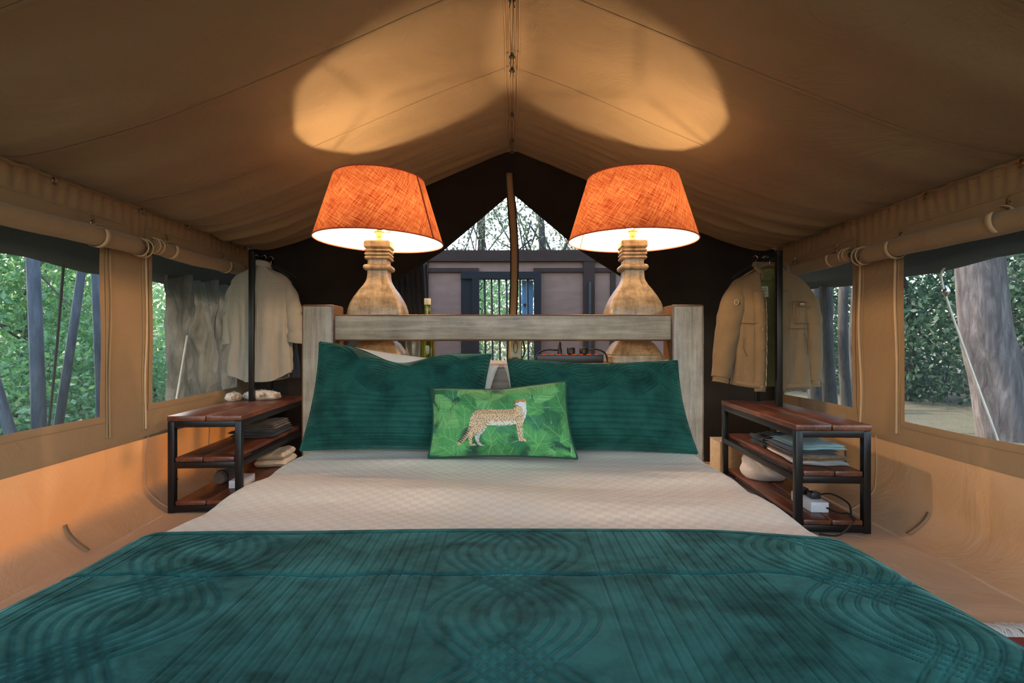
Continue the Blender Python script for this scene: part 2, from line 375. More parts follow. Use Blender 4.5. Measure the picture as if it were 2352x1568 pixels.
# floor
xs = np.linspace(-1, 1, 60); ys = np.linspace(Y0, Y1, 110)
P = np.zeros((60, 110, 3))
for i, u in enumerate(xs):
    P[i, :, 0] = u*(wallw(ys)-.125); P[i, :, 1] = ys
P[..., 2] = .0015*snoise(P[..., 0]*1.2, P[..., 1]*1.2, 5, 4, 1.2)-.0015
floor = tag(grid('floor', P, M['pvc_floor']), 'tan groundsheet floor of the tent', kind='structure')
# ceiling
nx, ny = 221, 380
us = np.linspace(-1, 1, nx); ys = np.linspace(Y0, Y1, ny)
U, YY = np.meshgrid(us, ys, indexing='ij'); XX = U*wallw(YY)
P = np.stack([XX, YY, roofz(XX, YY)], -1)
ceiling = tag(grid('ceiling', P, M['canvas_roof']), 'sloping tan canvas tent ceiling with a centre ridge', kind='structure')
# seams over the roof: flat double stitched strips
def roof_strip(Y, wd, side, name='seam'):
    u = np.linspace(.02, .99, 70); a = np.zeros((70, 3, 3))
    for j, dy in enumerate((-wd/2, 0, wd/2)):
        y = Y+dy+.05*np.sin(u*2.2); x = side*u*wallw(y)
        a[:, j] = np.stack([x, y, roofz(x, y)-(.0015 if j != 1 else .0035)], -1)
    return grid(name, a, M['canvas_roof'], ceiling)
for Y in (.62, 1.24, 1.86, 2.5, 3.12):
    for s in (-1, 1): roof_strip(Y, .022, s)
for dx in (-.03, .03, -.012, .012):    # ridge welts
    yy = np.linspace(Y0, Y1-.02, 90)
    tube('ridge_welt', [(dx+.002*math.sin(9*y), y, float(roofz(dx, y))-.003) for y in yy], .003, M['canvas_web'], ceiling, 6)
for Y in (1.95, 2.35, 2.48, 3.02, 3.5):
    z = float(roofz(0, Y))-.012
    b = MB()
    for s in (-1, 1): b.tube([(0, Y, z), (s*.012, Y+.005, z-.018), (s*.006, Y, z-.03), (0, Y, z)], .003, 6); b.tube([(0, Y, z), (s*.01, Y, z-.05)], .0015, 5)
    b.build('ridge_tie', M['rope_dark'], ceiling)
tube('ridge_cord', [(.012+.01*math.sin(5*y), y, float(roofz(.012, y))-.014-.008*math.sin(8*y)**2) for y in np.linspace(1.0, 2.5, 40)], .0018, M['rope_dark'], ceiling, 5)
# fly sheet above, keeps sun off the ceiling
xf = np.linspace(-2.75, 2.75, 41); yf = np.linspace(Y0-.05, 5.4, 30)
A, B = np.meshgrid(xf, yf, indexing='ij')
fly = tag(grid('flysheet', np.stack([A, B, 2.50-.42*np.abs(A)+.01*np.sin(B*3)+.012*np.sin(7*B)*np.exp(-(2.75-np.abs(A))/.2)], -1), M['fly'], thick=.012), 'dark flysheet stretched above the tent roof', kind='structure')
# side walls
WIN = {-1: [(1.05, 2.395, .53, 1.36), (2.735, 3.66, .555, 1.36)], 1: [(1.05, 2.52, .495, 1.33), (2.895, 3.70, .505, 1.33)]}
def snap(lo, hi, n, brk):
    a = list(np.linspace(lo, hi, n))
    for b in brk:
        k = int(np.argmin([abs(x-b) for x in a])); a[k] = b
    return np.array(a)
walls = {}; wn = 0; trimn = 0
for side, nm in ((-1, 'left'), (1, 'right')):
    W = WIN[side]
    yb = sorted({b for q in W for b in q[:2]}); zb = sorted({b for q in W for b in q[2:]})
    ya = snap(Y0, Y1, 420, yb); za = np.concatenate([snap(0, 1.0, 110, [ZB]), np.linspace(1.0, 1, 1)[1:], np.linspace(1.005, 1.5, 70)])
    zu = np.sort(np.unique(np.concatenate([np.linspace(0, ZB, 44), np.linspace(ZB, 1.50, 110), zb])))
    e = eavez(ya)
    Yg, Zg = np.meshgrid(ya, zu, indexing='ij')
    Zt = Zg+np.clip((Zg-1.36)/(1.50-1.36), 0, 1)*(eavez(Yg)-1.50)      # stretch the top to the eave
    Xg = side*wallx(Yg, Zt, side)
    P = np.stack([Xg, Yg, Zt], -1)
    ym = (ya[:-1]+ya[1:])/2; zm = (zu[:-1]+zu[1:])/2
    YM, ZM = np.meshgrid(ym, zm, indexing='ij')
    hole = np.zeros(YM.shape, bool)
    for q in W: hole |= (YM > q[0]) & (YM < q[1]) & (ZM > q[2]) & (ZM < q[3])
    wl = tag(grid('wall_'+nm, P, [M['canvas'], M['pvc']], mask=~hole), f'{nm} tan canvas wall of the tent with lighter groundsheet bottom', kind='structure')
    mi = np.where(np.repeat(ZM[~hole].ravel() < ZB, 1), 1, 0).astype(np.int32)
    wl.data.polygons.foreach_set('material_index', mi)
    walls[side] = wl
    # seam strip at the canvas / groundsheet join, eave rope and hem, stitched line
    def wstrip(name, yr, z0, z1, mat, parent, off=.004, wav=0, n=120):
        y = np.linspace(yr[0], yr[1], n); a = np.zeros((n, 3, 3))
        for j, z in enumerate((z0, (z0+z1)/2, z1)):
            zz = z+wav*np.sin(y*4.2+side)
            a[:, j] = np.stack([side*(wallx(y, zz, side)-(off if j == 1 else off*.6)), y, np.full(n, z)+wav*np.sin(y*4.2+side)], -1)
        return grid(name, a, mat, parent)
    wstrip('join_seam', (Y0, Y1-.02), ZB-.012, ZB+.012, M['canvas'], wl)
    ye = np.linspace(Y0, Y1-.02, 260)
    tube('eave_hem', [(side*(float(wallw(y))-.006-.004*math.sin(y*60)), y, float(eavez(y))-.012+.003*math.sin(y*38)) for y in ye], .009, M['canvas_web'], wl, 6)
    tube('stitch_line', [(side*(float(wallx(y, float(eavez(y))-.05, side))-.001), y, float(eavez(y))-.05) for y in ye], .0016, M['canvas_web'], wl, 5)
    # windows
    for q in W:
        wn += 1
        y = np.linspace(q[0], q[1], 40); z = np.linspace(q[2], q[3], 30); Yg2, Zg2 = np.meshgrid(y, z, indexing='ij')
        wi = tag(grid(f'window_{wn}', np.stack([side*(wallx(Yg2, Zg2, side)+.002), Yg2, Zg2], -1), M['screen']), f'gauze window in the {nm} tent wall', kind='structure')
        wstrip('bottom_hem', (q[0]-.02, q[1]+.02), q[2]-.028, q[2]+.004, M['canvas_web'], wi, .005, .004)
        for yy in (q[0], q[1]):
            zz = np.linspace(q[2]-.02, q[3], 30); a = np.zeros((30, 2, 3))
            for j, d in enumerate((-.012, .018)):
                a[:, j] = np.stack([side*(wallx(np.full(30, yy+d), zz, side)-.004), np.full(30, yy+d), zz], -1)
            grid('side_hem', a, M['canvas'], wi)
    # upright zip welts beside the windows
    for yy in ({-1: (2.445, 2.70), 1: (2.565, 2.845)}[side]):
        zz = np.linspace(.43, 1.33, 40)
        tube('zip_welt', [(side*(float(wallx(yy, z_, side))-.004), yy+.006*math.sin(z_*7), z_) for z_ in zz], .006, M['piping'] if side > 0 or yy > 2.6 else M['canvas_web'], wl, 6)
        tube('zip_welt', [(side*(float(wallx(yy-.02, z_, side))-.003), yy-.02+.004*math.sin(z_*5), z_) for z_ in zz], .004, M['canvas_web'], wl, 6)
    for yy in (1.4, 2.72, 3.3):   # low vertical welded joints of the groundsheet
        zz = np.linspace(.0, ZB, 24); tube('weld_line', [(side*(float(wallx(yy, z_, side))-.002), yy+.004*math.sin(z_*20), z_+.004) for z_ in zz], .0035, M['pvc'], wl, 5)
    # eave hooks
    for yy in {-1: (1.37, 2.12, 2.37+.28, 3.05, 3.75), 1: (2.36, 2.98, 3.6, 1.9)}[side]:
        z = float(eavez(yy))-.02; x = side*(float(wallw(yy))-.02)
        b = MB(); ring = [(x, yy+.012*math.cos(t), z-.012+.014*math.sin(t)) for t in np.linspace(0, 5.2, 12)]
        b.tube(ring, .0028, 6); b.tube([(x, yy-.015, z+.01), (x-side*.004, yy, z), (x, yy+.004, z-.02)], .003, 6)
        b.build('hook', M['antique'], wl, 'auto')
# floor straps / tabs
def tab(name, side, yy, z0, z1, mat, wd=.022):
    zz = np.linspace(z0, z1, 8); a = np.zeros((8, 2, 3))
    for j, d in enumerate((-wd/2, wd/2)):
        a[:, j] = np.stack([side*(wallx(np.full(8, yy+d), zz, side)-.006-.01*np.linspace(1, 0, 8)), yy+d+.015*np.linspace(0, 1, 8), zz], -1)
    return grid(name, a, mat, walls[side], thick=.002)
tab('floor_tab', -1, 2.165, .015, .115, M['canvas_web']); tab('floor_tab', -1, 2.94, .10, .20, M['black_cloth']); tab('floor_tab', 1, 2.34, .02, .11, M['canvas'])
tab('floor_tab', 1, 2.95, .18, .26, M['canvas'])

# back wall: two dark flaps around a wide tent door, with gauze and a zip down the middle
edge = [(1.975, .0), (1.545, .51), (1.36, .80), (1.12, 1.09), (.60, 1.33), (.38, 1.34), (0, 1.34)]
ez = np.array([e[0] for e in edge])[::-1]; ex = np.array([e[1] for e in edge])[::-1]
zz = np.sort(np.unique(np.concatenate([np.linspace(.0, 2.27, 120), np.linspace(1.5, 1.8, 80), ez])))
xr = np.linspace(0, 1, 400)*float(wallw(Y1)); zr = roofz(xr, np.full(400, Y1))
zrm = np.minimum.accumulate(zr)
outer = np.where(zz < zrm[-1], float(wallw(Y1)), np.interp(zz, zrm[::-1], xr[::-1]))
outer = np.minimum(outer+.04, float(wallw(Y1))+.01)
inner = np.where(zz >= 1.975, 0, np.interp(zz, ez, ex)); inner = np.minimum(inner, outer)
back = empty('wall_back', (0, Y1, 0), 'dark back wall of the tent with a wide gauze doorway'); back['kind'] = 'structure'
for s in (-1, 1):
    nu = 50; u = np.linspace(0, 1, nu); P = np.zeros((nu, len(zz), 3))
    for i in range(nu):
        x = inner+(outer-inner)*u[i]
        fold = .02*np.sin((x*1.3+zz*1.0)*9)*(1-u[i])*sstep(0, .3, outer-inner)+.010*snoise(x*2, zz*1.2+s, 9, 3, 1.2)
        P[i, :, 0] = s*x; P[i, :, 1] = Y1-.012+fold; P[i, :, 2] = zz
    grid('door_flap', P, M['black_canvas'], back)
    tube('flap_edge', [(s*float(np.interp(z_, ez, ex)), Y1-.02, z_) for z_ in np.linspace(.02, 1.97, 60)], .006, M['black_canvas'], back, 6)
P = np.zeros((2, len(ez), 3)); P[0, :, 0] = -ex; P[1, :, 0] = ex; P[..., 1] = Y1+.02; P[:, :, 2] = ez
tag(grid('window_5', P, M['screen_back']), 'gauze across the tent doorway behind the bed', kind='structure')
zl = np.linspace(.0, 2.11, 60); P = np.zeros((60, 3, 3))
for j, d in enumerate((-.022, 0, .022)):
    P[:, j] = np.stack([.0+.018*np.sin((zl-.9)*2.6)-.02*sstep(1.5, 2.1, zl)+d, np.full(60, Y1-.035-(.008 if j == 1 else 0)), zl], -1)
grid('zip_strip', P, M['canvas'], back, thick=.004)
for d in (-.026, .026): tube('zip_tape', [(.018*math.sin((z_-.9)*2.6)-.02*float(sstep(1.5, 2.1, z_))+d, Y1-.033, z_) for z_ in zl], .006, M['black_cloth'], back, 6)
for x, z in ((-1.75, 1.585), (1.62, 1.60), (0, 2.26)):
    b = MB(); b.tube([(x+.014*math.cos(t), Y1-.05, z+.012*math.sin(t)) for t in np.linspace(0, 6, 12)], .003, 6); b.build('hook', M['antique'], back, 'auto')

# ------------------------------------------------------------------ rolled blinds above the side windows
def blind(side, ya, yb, z, r, label, straps, grp, spiral):
    x0 = lambda y: side*(float(wallw(y))-r-.012)
    root = empty('rolled_blind', (x0(ya), ya, z), label, 'blind', grp)
    # rolled cloth: spiral section swept along the wall
    th = np.linspace(0, 2*PI*5.5, 150); rad = r*(.42+.58*th/th[-1])
    ny = 46; y = np.linspace(ya, yb, ny); P = np.zeros((ny, 150, 3))
    for i, yy in enumerate(y):
        dr = 1+.03*math.sin(yy*9)+.02*math.sin(yy*23)
        sq = .012*math.sin(yy*6.0)
        P[i, :, 0] = x0(yy)-side*(rad*dr*np.cos(th+.4)); P[i, :, 1] = yy+.006*np.sin(th*1.3)*(1 if i in (0, ny-1) else 0); P[i, :, 2] = z-.010*math.sin((yy-ya)/(yb-ya)*PI)+rad*dr*np.sin(th+.4)+sq*.3
    roll = grid('roll', P, M['canvas'], root, thick=.0015)
    # hanging top strip that ties the roll to the wall
    a = np.zeros((30, 2, 3)); yy = np.linspace(ya+.03, yb, 30)
    for j, zz_ in enumerate((z+r*.8, z+r+.055)): a[:, j] = np.stack([side*(wallx(yy, np.full(30, zz_), side)-.008), yy, np.full(30, zz_)], -1)
    grid('top_flap', a, M['canvas'], root)
    tube('flap_seam', [(side*(float(wallx(q, z+r+.055, side))-.010), q, z+r+.055) for q in yy], .003, M['canvas_web'], root, 5)
    for ys_ in straps:
        n_ = 28; a = np.zeros((n_, 2, 3)); t = np.linspace(-.6, 2*PI-1.4, n_)
        for j, d in enumerate((-.013, .013)):
            a[:, j, 0] = x0(ys_)-side*(r*1.07+.003)*np.cos(t+PI*.62); a[:, j, 1] = ys_+d; a[:, j, 2] = z+(r*1.07+.003)*np.sin(t+PI*.62)
        st = grid('strap', a, M['piping'], root, thick=.002)
        hx = side*(float(wallw(ys_))-.035); hz = z+r+.012
        b = MB(); b.tube([(hx, ys_+.011*math.cos(q), hz+.012*math.sin(q)) for q in np.linspace(0, 5.5, 12)], .0028, 6)
        b.tube([(hx+side*.012, ys_, hz+.036), (hx, ys_+.006, hz+.02), (hx-side*.004, ys_, hz-.006)], .003, 6); b.build('buckle', M['antique'], st, 'auto')
    b = MB()
    for yy in (ya+.025, ya+.06): b.tube([(x0(yy)-side*r*math.cos(q), yy, z+r*math.sin(q)) for q in np.linspace(0, 2*PI, 24)], .003, 5)
    b.build('end_hem', M['piping'], root, 'auto')
    return root
blind(-1, 2.55, 1.0, 1.345, .044, 'rolled canvas blind above the large left window', (2.30, 1.55), None, True)
blind(-1, 2.655, 3.62, 1.372, .040, 'rolled canvas blind above the small left window beside the white shirt', (2.82, 3.4), None, True)
blind(1, 2.70, 1.0, 1.328, .046, 'rolled canvas blind above the large right window', (2.49, 1.93), None, True)
blind(1, 2.845, 3.72, 1.355, .038, 'rolled canvas blind above the small right window beside the khaki jacket', (3.02, 3.5), None, True)

# ------------------------------------------------------------------ outdoors
A, B = np.meshgrid(np.linspace(-40, 40, 60), np.linspace(-25, 50, 60), indexing='ij')
tag(grid('ground', np.stack([A, B, -.05+.0*A], -1), M['ground']), 'leaf strewn ground outside the tent', kind='structure')
def leaves(rs, cen, rad, n, size, droop=.3):
    d = rs.normal(size=(n, 3)); d /= np.linalg.norm(d, axis=1)[:, None]
    p = cen+d*rs.rand(n, 1)**.45*np.array(rad)
    a = rs.normal(size=(n, 3)); a[:, 2] -= droop; a /= np.linalg.norm(a, axis=1)[:, None]
    b = np.cross(a, rs.normal(size=(n, 3))); b /= np.linalg.norm(b, axis=1)[:, None]
    s = size*(.6+.8*rs.rand(n, 1))
    return np.stack([p, p+a*s*.45+b*s*.28, p+a*s, p+a*s*.45-b*s*.28], 1)
def tree(name, label, base, trunk, crown, leafmat_, barkmat, size, grp=None, seed=1, branches=0, stemr=.05):
    rs = np.random.RandomState(seed); root = empty(name, base, label, 'tree', grp)
    for i, (pts, r) in enumerate(trunk):
        tube('trunk' if i == 0 else 'branch', spline(pts, 14), [r[0]+(r[1]-r[0])*k/14 for k in range(15)], barkmat, root, 10)
    if branches:
        b = MB()
        for _ in range(branches):
            c = crown[rs.randint(len(crown))]; p0 = Vector(trunk[0][0][-1])*(.3+.7*rs.rand())+Vector(trunk[0][0][0])*0
            k = rs.rand()*.7+.3; t0 = Vector(trunk[0][0][0]).lerp(Vector(trunk[0][0][-1]), k)
            e = Vector(c[0])+Vector(rs.normal(size=3)*np.array(c[1])*.5)
            b.tube(spline([t0, t0.lerp(e, .5)+Vector(rs.normal(size=3)*.2), e], 6), [stemr*(1-.85*q/6) for q in range(7)], 5)
        b.build('branch', barkmat, root, 'auto')
    if crown:
        L = np.concatenate([leaves(rs, np.array(c), r_, n_, size) for c, r_, n_ in crown])
        o = link('foliage', npmesh('foliage', L.reshape(-1, 3), np.arange(len(L)*4).reshape(-1, 4)), leafmat_, root, False); o['kind'] = 'stuff'
    return root
rs = np.random.RandomState(4)
# left: bright thicket
for i, (x, y) in enumerate(((-5.8, 1.8), (-6.4, 4.1), (-5.9, 6.2), (-7.4, 8.4), (-6.2, .2), (-8.2, 5.6))):
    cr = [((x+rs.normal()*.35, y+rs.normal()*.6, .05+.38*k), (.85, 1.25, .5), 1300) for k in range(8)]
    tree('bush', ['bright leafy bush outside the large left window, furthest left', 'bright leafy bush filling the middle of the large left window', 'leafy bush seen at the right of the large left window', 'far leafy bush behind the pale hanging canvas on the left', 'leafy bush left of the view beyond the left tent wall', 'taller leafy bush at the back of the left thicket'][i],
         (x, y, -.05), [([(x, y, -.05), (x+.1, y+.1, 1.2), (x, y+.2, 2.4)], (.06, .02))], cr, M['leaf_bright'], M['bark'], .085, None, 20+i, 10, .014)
def stem(label, p0, p1, r, seed):
    p0 = Vector(p0); p1 = Vector(p1); g = p0.lerp(p1, -(p0.z+.05)/(p1.z-p0.z)) ; top = p0.lerp(p1, (2.6-p0.z)/(p1.z-p0.z))
    tree('sapling', label, g, [([g, p0.lerp(p1, .5)+Vector((.0, .01, 0)), top], (r*1.08, r*.85))], [((top.x, top.y, top.z), (.3, .3, .3), 120)], M['leaf_bright'], M['bark_blue'], .09, None, seed)
stem('straight blue grey sapling stem at the left of the large left window', at(88, 980, 3.7), at(74, 620, 3.7), .043, 51)
stem('blue grey sapling stem leaning right in the large left window', at(132, 980, 3.9), at(183, 640, 3.9), .030, 52)
stem('thin upright sapling stem at the right edge of the large left window', at(228, 960, 4.2), at(216, 640, 4.2), .026, 53)
stem('thin sapling stem leaning left at the right edge of the large left window', at(250, 850, 4.6), at(222, 640, 4.6), .024, 54)
stem('sapling stem leaning left in the bottom corner of the large left window', at(22, 1000, 3.5), at(-8, 900, 3.5), .035, 55)
tag(tube('guy_rope', spline([(-2.72, 3.17, 1.36), at(130, 800, 3.4), at(110, 1000, 3.72), (-3.5, 3.9, -.05)], 30), .008, M['rope_dark'], None, 6), 'dark guy rope outside the large left window', 'rope')
tag(tube('guy_rope', [at(430, 770, 3.66), at(403, 928, 3.60), at(388, 1010, 3.58), at(370, 1100, 3.56)], .006, M['rope_white'], None, 6), 'thin white guy rope beside the pale hanging canvas on the left', 'rope')
tag(tube('guy_rope', spline([(2.72, 3.28, 1.35), at(2165, 655, 3.32), at(2225, 830, 3.43), at(2292, 1012, 3.55), (3.55, 3.75, -.05)], 30), .0075, M['rope_white'], None, 6), 'white guy rope slanting down outside the large right window', 'rope')
k = at(2172, 668, 3.33); b = MB(); b.lathe([(.004, -.035), (.02, -.02), (.026, 0), (.016, .022), (.004, .035)], k, 10)
kn = b.build('rope_runner', M['chrome'], None, 'auto'); tag(kn, 'shiny metal runner at the top of the slanting white rope', 'rope runner')
# pale canvas hanging outside the small left window
y = np.linspace(3.95, 6.6, 90); z = np.linspace(-.03, 1.42, 40); Yg, Zg = np.meshgrid(y, z, indexing='ij')
Xg = -2.62+.035*np.sin(Yg*17+1.5*np.sin(Zg*2.5))+.03*np.sin(Yg*31+Zg*3)+.02*snoise(Yg, Zg, 31, 4, 2)
tag(grid('hanging_canvas', np.stack([Xg, Yg+(1.45-Zg)*.10*(Yg < 4.6), Zg], -1), M['sheet_canvas'], thick=.003), 'pale creased canvas hanging outside the small left window', 'canvas sheet')
for i, (x, y) in enumerate(((-5.0, 2.4), (-5.2, 4.2), (-5.0, 5.6), (-5.6, 8.2))):
    cr = [((x+rs.normal()*.3, y+rs.normal()*.8, .05+.16*k), (.7, 1.1, .35), 700) for k in range(5)]
    tree('low_shrub', ['low shrub at the bottom left of the large left window', 'low shrub at the bottom middle of the large left window', 'low shrub at the bottom right of the large left window', 'low shrub left of the pale hanging canvas'][i], (x, y, -.05), [([(x, y, -.05), (x, y, .4), (x+.1, y, .8)], (.03, .01))], cr, M['leaf_bright'], M['bark'], .075, None, 200+i, 4, .01)
far = [(-13, 4), (-12.5, 9), (-8.2, 11.6), (-11, 15.5), (-6, 18), (0, 19), (6.5, 18.5), (11, 15), (12.5, 9.5), (13.5, 5), (8.6, 11.8)]
fl = ['far dark tree mass beyond the large left window', 'far tree mass behind the left thicket', 'far tree just left of the pale hanging canvas', 'far tree mass beyond the left rear corner of the tent', 'far tree mass behind the left thin trees', 'far tree mass straight behind the doorway', 'far tree mass behind the right thin trees', 'far tree mass beyond the right rear corner of the tent', 'far tree mass behind the forked tree', 'far tree mass right of the forked tree', 'far tree beyond the small right window']
for i, (x, y) in enumerate(far):
    cr = [((x+rs.normal()*1.2, y+rs.normal()*1.2, .3+.55*k), (2.3, 2.3, .9), 700) for k in range(7)]
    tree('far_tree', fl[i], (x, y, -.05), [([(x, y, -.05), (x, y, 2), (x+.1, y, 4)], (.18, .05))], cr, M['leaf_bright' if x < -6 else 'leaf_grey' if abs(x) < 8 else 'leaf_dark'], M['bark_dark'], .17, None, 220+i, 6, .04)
# right: forked tree and dark scrub
tree('forked_tree', 'large grey forked tree outside the large right window', (4.75, 5.0, -.05),
     [([(4.76, 5.0, -.05), (4.66, 5.0, .5), (4.52, 5.0, 1.1), (4.42, 5.0, 2.6)], (.25, .18)), ([(4.76, 5.0, .2), (4.92, 4.95, .6), (5.14, 4.9, 1.1), (5.5, 4.8, 2.6)], (.17, .13))],
     [((4.8, 5.2, 4.0), (2.6, 3.4, 1.0), 5000), ((5.6, 1.8, 4.3), (2.4, 2.6, .9), 4000)], M['leaf_dark'], M['bark'], .09, None, 61)  # out-of-view crown, enlarged and dense to keep skylight off the left wall
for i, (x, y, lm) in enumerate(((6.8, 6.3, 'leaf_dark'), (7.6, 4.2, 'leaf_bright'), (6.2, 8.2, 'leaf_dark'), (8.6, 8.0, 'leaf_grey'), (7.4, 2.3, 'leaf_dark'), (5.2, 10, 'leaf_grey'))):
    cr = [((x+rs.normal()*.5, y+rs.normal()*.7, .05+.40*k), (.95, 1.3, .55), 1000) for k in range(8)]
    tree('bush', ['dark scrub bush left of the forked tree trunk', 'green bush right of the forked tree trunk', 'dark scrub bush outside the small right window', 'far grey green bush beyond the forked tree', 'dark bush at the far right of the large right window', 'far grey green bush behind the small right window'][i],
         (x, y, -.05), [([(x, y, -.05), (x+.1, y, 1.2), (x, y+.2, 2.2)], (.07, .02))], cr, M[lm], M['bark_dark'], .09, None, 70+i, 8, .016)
for i, (px, Y, r) in enumerate(((1898, 4.6, .055), (1936, 5.0, .045), (1868, 5.4, .07), (1958, 5.6, .035))):
    p = at(px, 784, Y)
    tree('dark_tree', ['dark trunk nearest the jacket in the small right window', 'slim dark trunk in the middle of the small right window', 'dark trunk partly behind the khaki jacket sleeve', 'thin dark trunk at the right edge of the small right window'][i],
         (p.x, p.y, -.05), [([(p.x+.06, p.y, -.05), (p.x, p.y, 1), (p.x+.05*i, p.y, 2.6)], (r*1.15, r*.8))], [((p.x, p.y, 2.7), (.5, .5, .4), 200)], M['leaf_dark'], M['bark_dark'], .08, None, 90+i)
# behind: tall thin trees against the sky
bt = [(-2.6, 12.5, 5.2), (-1.0, 14, 6.5), (.5, 12.0, 6.0), (1.9, 13.5, 5.6), (3.3, 12.6, 5.0), (-4.2, 15, 6), (5.2, 15, 6.2)]
bl = ['thin leaved tree rising over the left half of the roof beam', 'tall thin tree left of the zip strip in the doorway', 'tall thin tree right of the zip strip in the doorway', 'tree behind the right side of the dark roof beam', 'far right tree seen beside the right lamp shade', 'far tree hidden mostly by the left lamp shade', 'far tree hidden mostly by the right lamp shade']
for i, (x, y, h) in enumerate(bt):
    cr = [((x+rs.normal()*.9, y+rs.normal()*.6, 2.0+rs.rand()*(h-1.2)), (.95, .8, .6), 420) for k in range(13)]
    tree('thin_tree', bl[i], (x, y, -.05), [([(x, y, -.05), (x+.2, y, h*.5), (x-.1+.3*(i % 2), y, h)], (.14, .03)), ([(x+.1, y, h*.3), (x+.7*(-1)**i, y, h*.5), (x+1.3*(-1)**i, y, h*.75)], (.06, .015))], cr, M['leaf_grey'], M['bark_dark'], .085, None, 110+i, 16, .025)
for i, (x, y) in enumerate(((-1.3, 11), (.6, 10.6), (2.4, 11))):
    cr = [((x+rs.normal()*.6, y+rs.normal()*.4, .3+.34*k), (1.1, .7, .5), 600) for k in range(6)]
    tree('bush', ['pale green shrub behind the left bars of the outhouse window', 'pale green shrub behind the blue shutter of the outhouse window', 'pale green shrub behind the outhouse wall right of the shutter'][i], (x, y, -.05), [([(x, y, -.05), (x+.3, y, 1.1), (x+.2, y, 2.0)], (.09, .03))], cr, M['leaf_bright'], M['bark'], .07, None, 130+i, 8, .02)
# outhouse wall behind the tent
YB = 7.6; s_ = YB/F
bx = lambda px: (px-CX)*s_
bz = lambda py: CZ+(CY-py)*s_
oh = empty('outhouse', (0, YB, -.05), 'brown outhouse wall with dark beams and barred window behind the tent', 'outhouse')
def wb(name, x0, x1, y0, y1, mat, y=0, d=.08, par=None): return box(name, ((bx(x0)+bx(x1))/2, YB+y, (bz(y0)+bz(y1))/2), (abs(bx(x1)-bx(x0)), d, abs(bz(y0)-bz(y1))), mat, par or oh)
B0 = CY+(CZ+.05)/s_
wb('wall_panel', 984, 1062, 600, B0, M['mauve_wall']); wb('wall_panel', 1062, 1240, 600, 632, M['mauve_wall'])
wb('wall_panel', 1240, 1342, 600, B0, M['mauve_wall']); wb('wall_panel', 1362, 1560, 600, B0, M['mauve_wall']); wb('wall_panel', 1062, 1240, 860, B0, M['mauve_wall'])
wb('roof_beam', 700, 1660, 577, 602, M['dark_beam'], -.03, .16); wb('beam', 983, 1100, 617, 626, M['dark_beam'], -.06, .05); wb('beam', 1225, 1560, 617, 626, M['dark_beam'], -.06, .05)
wb('post', 1338, 1364, 600, B0, M['dark_beam'], -.02, .16); wb('post', 968, 985, 600, B0, M['dark_beam'], -.02, .16); wb('post', 1400, 1412, 626, B0, M['dark_beam'], -.05, .05)
wb('wall_panel', 640, 968, 602, B0, M['dark_beam'], .12, .05); wb('wall_panel', 1560, 1760, 602, B0, M['dark_beam'], .12, .05)
wf = wb('window_frame', 1060, 1242, 626, 642, M['blue_frame'], -.05, .14); wb('window_frame', 1086, 1101, 642, 862, M['blue_frame'], -.05, .14); wb('window_frame', 1226, 1242, 642, 862, M['blue_frame'], -.05, .14); wb('window_frame', 1060, 1087, 642, 862, M['blue_frame'], -.02, .1)
for px in (1113, 1129, 1146, 1163, 1180, 1194, 1211): 
    tube('bar', [(bx(px), YB-.02, bz(642)), (bx(px+3), YB-.02, bz(862))], .016, M['iron'], oh, 6)
sh = wb('shutter', 1199, 1225, 642, 760, M['blue_paint'], .10, .03); wb('shutter_panel', 1202, 1212, 654, 752, M['blue_paint'], .08, .02, sh); box('shutter_latch', (bx(1206), YB+.06, bz(699)), (.05, .04, .03), M['iron'], sh)
wb('down_pipe', 1349, 1354, 650, B0, M['iron'], -.14, .04)
y = np.linspace(0, 1, 40); P = np.zeros((40, 20, 3)); z = np.linspace(-.03, 1.62, 20)
for i in range(40):
    P[i, :, 0] = -1.15+.33*y[i]+.10*(1.62-z)*.5; P[i, :, 1] = 5.0+.03*math.sin(y[i]*40); P[i, :, 2] = z
tag(grid('door_curtain', P, M['charcoal'], thick=.003), 'grey curtain hanging outside the doorway left of the green bottle', 'curtain')

# ------------------------------------------------------------------ bed
XC = -.045
bed = empty('bed', (XC, 2.15, 0), 'double bed with chunky limewashed timber headboard', 'bed')
HY = 2.12
def wear(o):      # bevelled edges are rubbed back to bare brown timber
    o.data.materials.append(M['worn_edge'])
    for p in o.data.polygons:
        if max(abs(c) for c in p.normal) < .985: p.material_index = 1
    return o
for x in (-.790, .7155):
    b = MB(); b.box((x, HY+.066, .515), (.131, .131, 1.03), None, .008); o = wear(b.build('bed_post', M['grey_timber_v'], bed, 'auto'))
    for p in o.data.polygons:
        if p.normal.z > .9 or (p.normal.x*(-1 if x > 0 else 1)) > .9: p.material_index = 1
def rail(z0, z1, name, y=HY+.05, d=.06): return wear(box(name, (-.037, y, (z0+z1)/2), (1.40, d, z1-z0), M['grey_timber'], bed, None, .007))
rail(.882, .991, 'top_rail'); rail(.60, .775, 'lower_rail', HY+.06); rail(.35, .52, 'lower_rail', HY+.06)
for x in (-.864, .789):
    for z0, z1 in ((.865, .99), (.545, .70), (.27, .41)):
        box('rail_end', (x, HY+.085, (z0+z1)/2), (.024, .055, z1-z0), M['grey_timber_v'], bed, None, .004)
box('bed_base', (XC+.004, 1.09, .2115), (1.508, 1.98, .245), M['base_fabric'], bed, None, .02)
for x in (-.68, .62):
    for y in (.25, 1.95): box('leg', (x, y, .045), (.07, .07, .09), M['grey_timber_v'], bed)
ZS = .478
box('mattress', (XC, 1.09, .40), (1.44, 1.97, .13), M['pillow_white'], None, None, .05); tag(bpy.data.objects['mattress'], 'thick mattress hidden under the white check sheet', 'mattress')
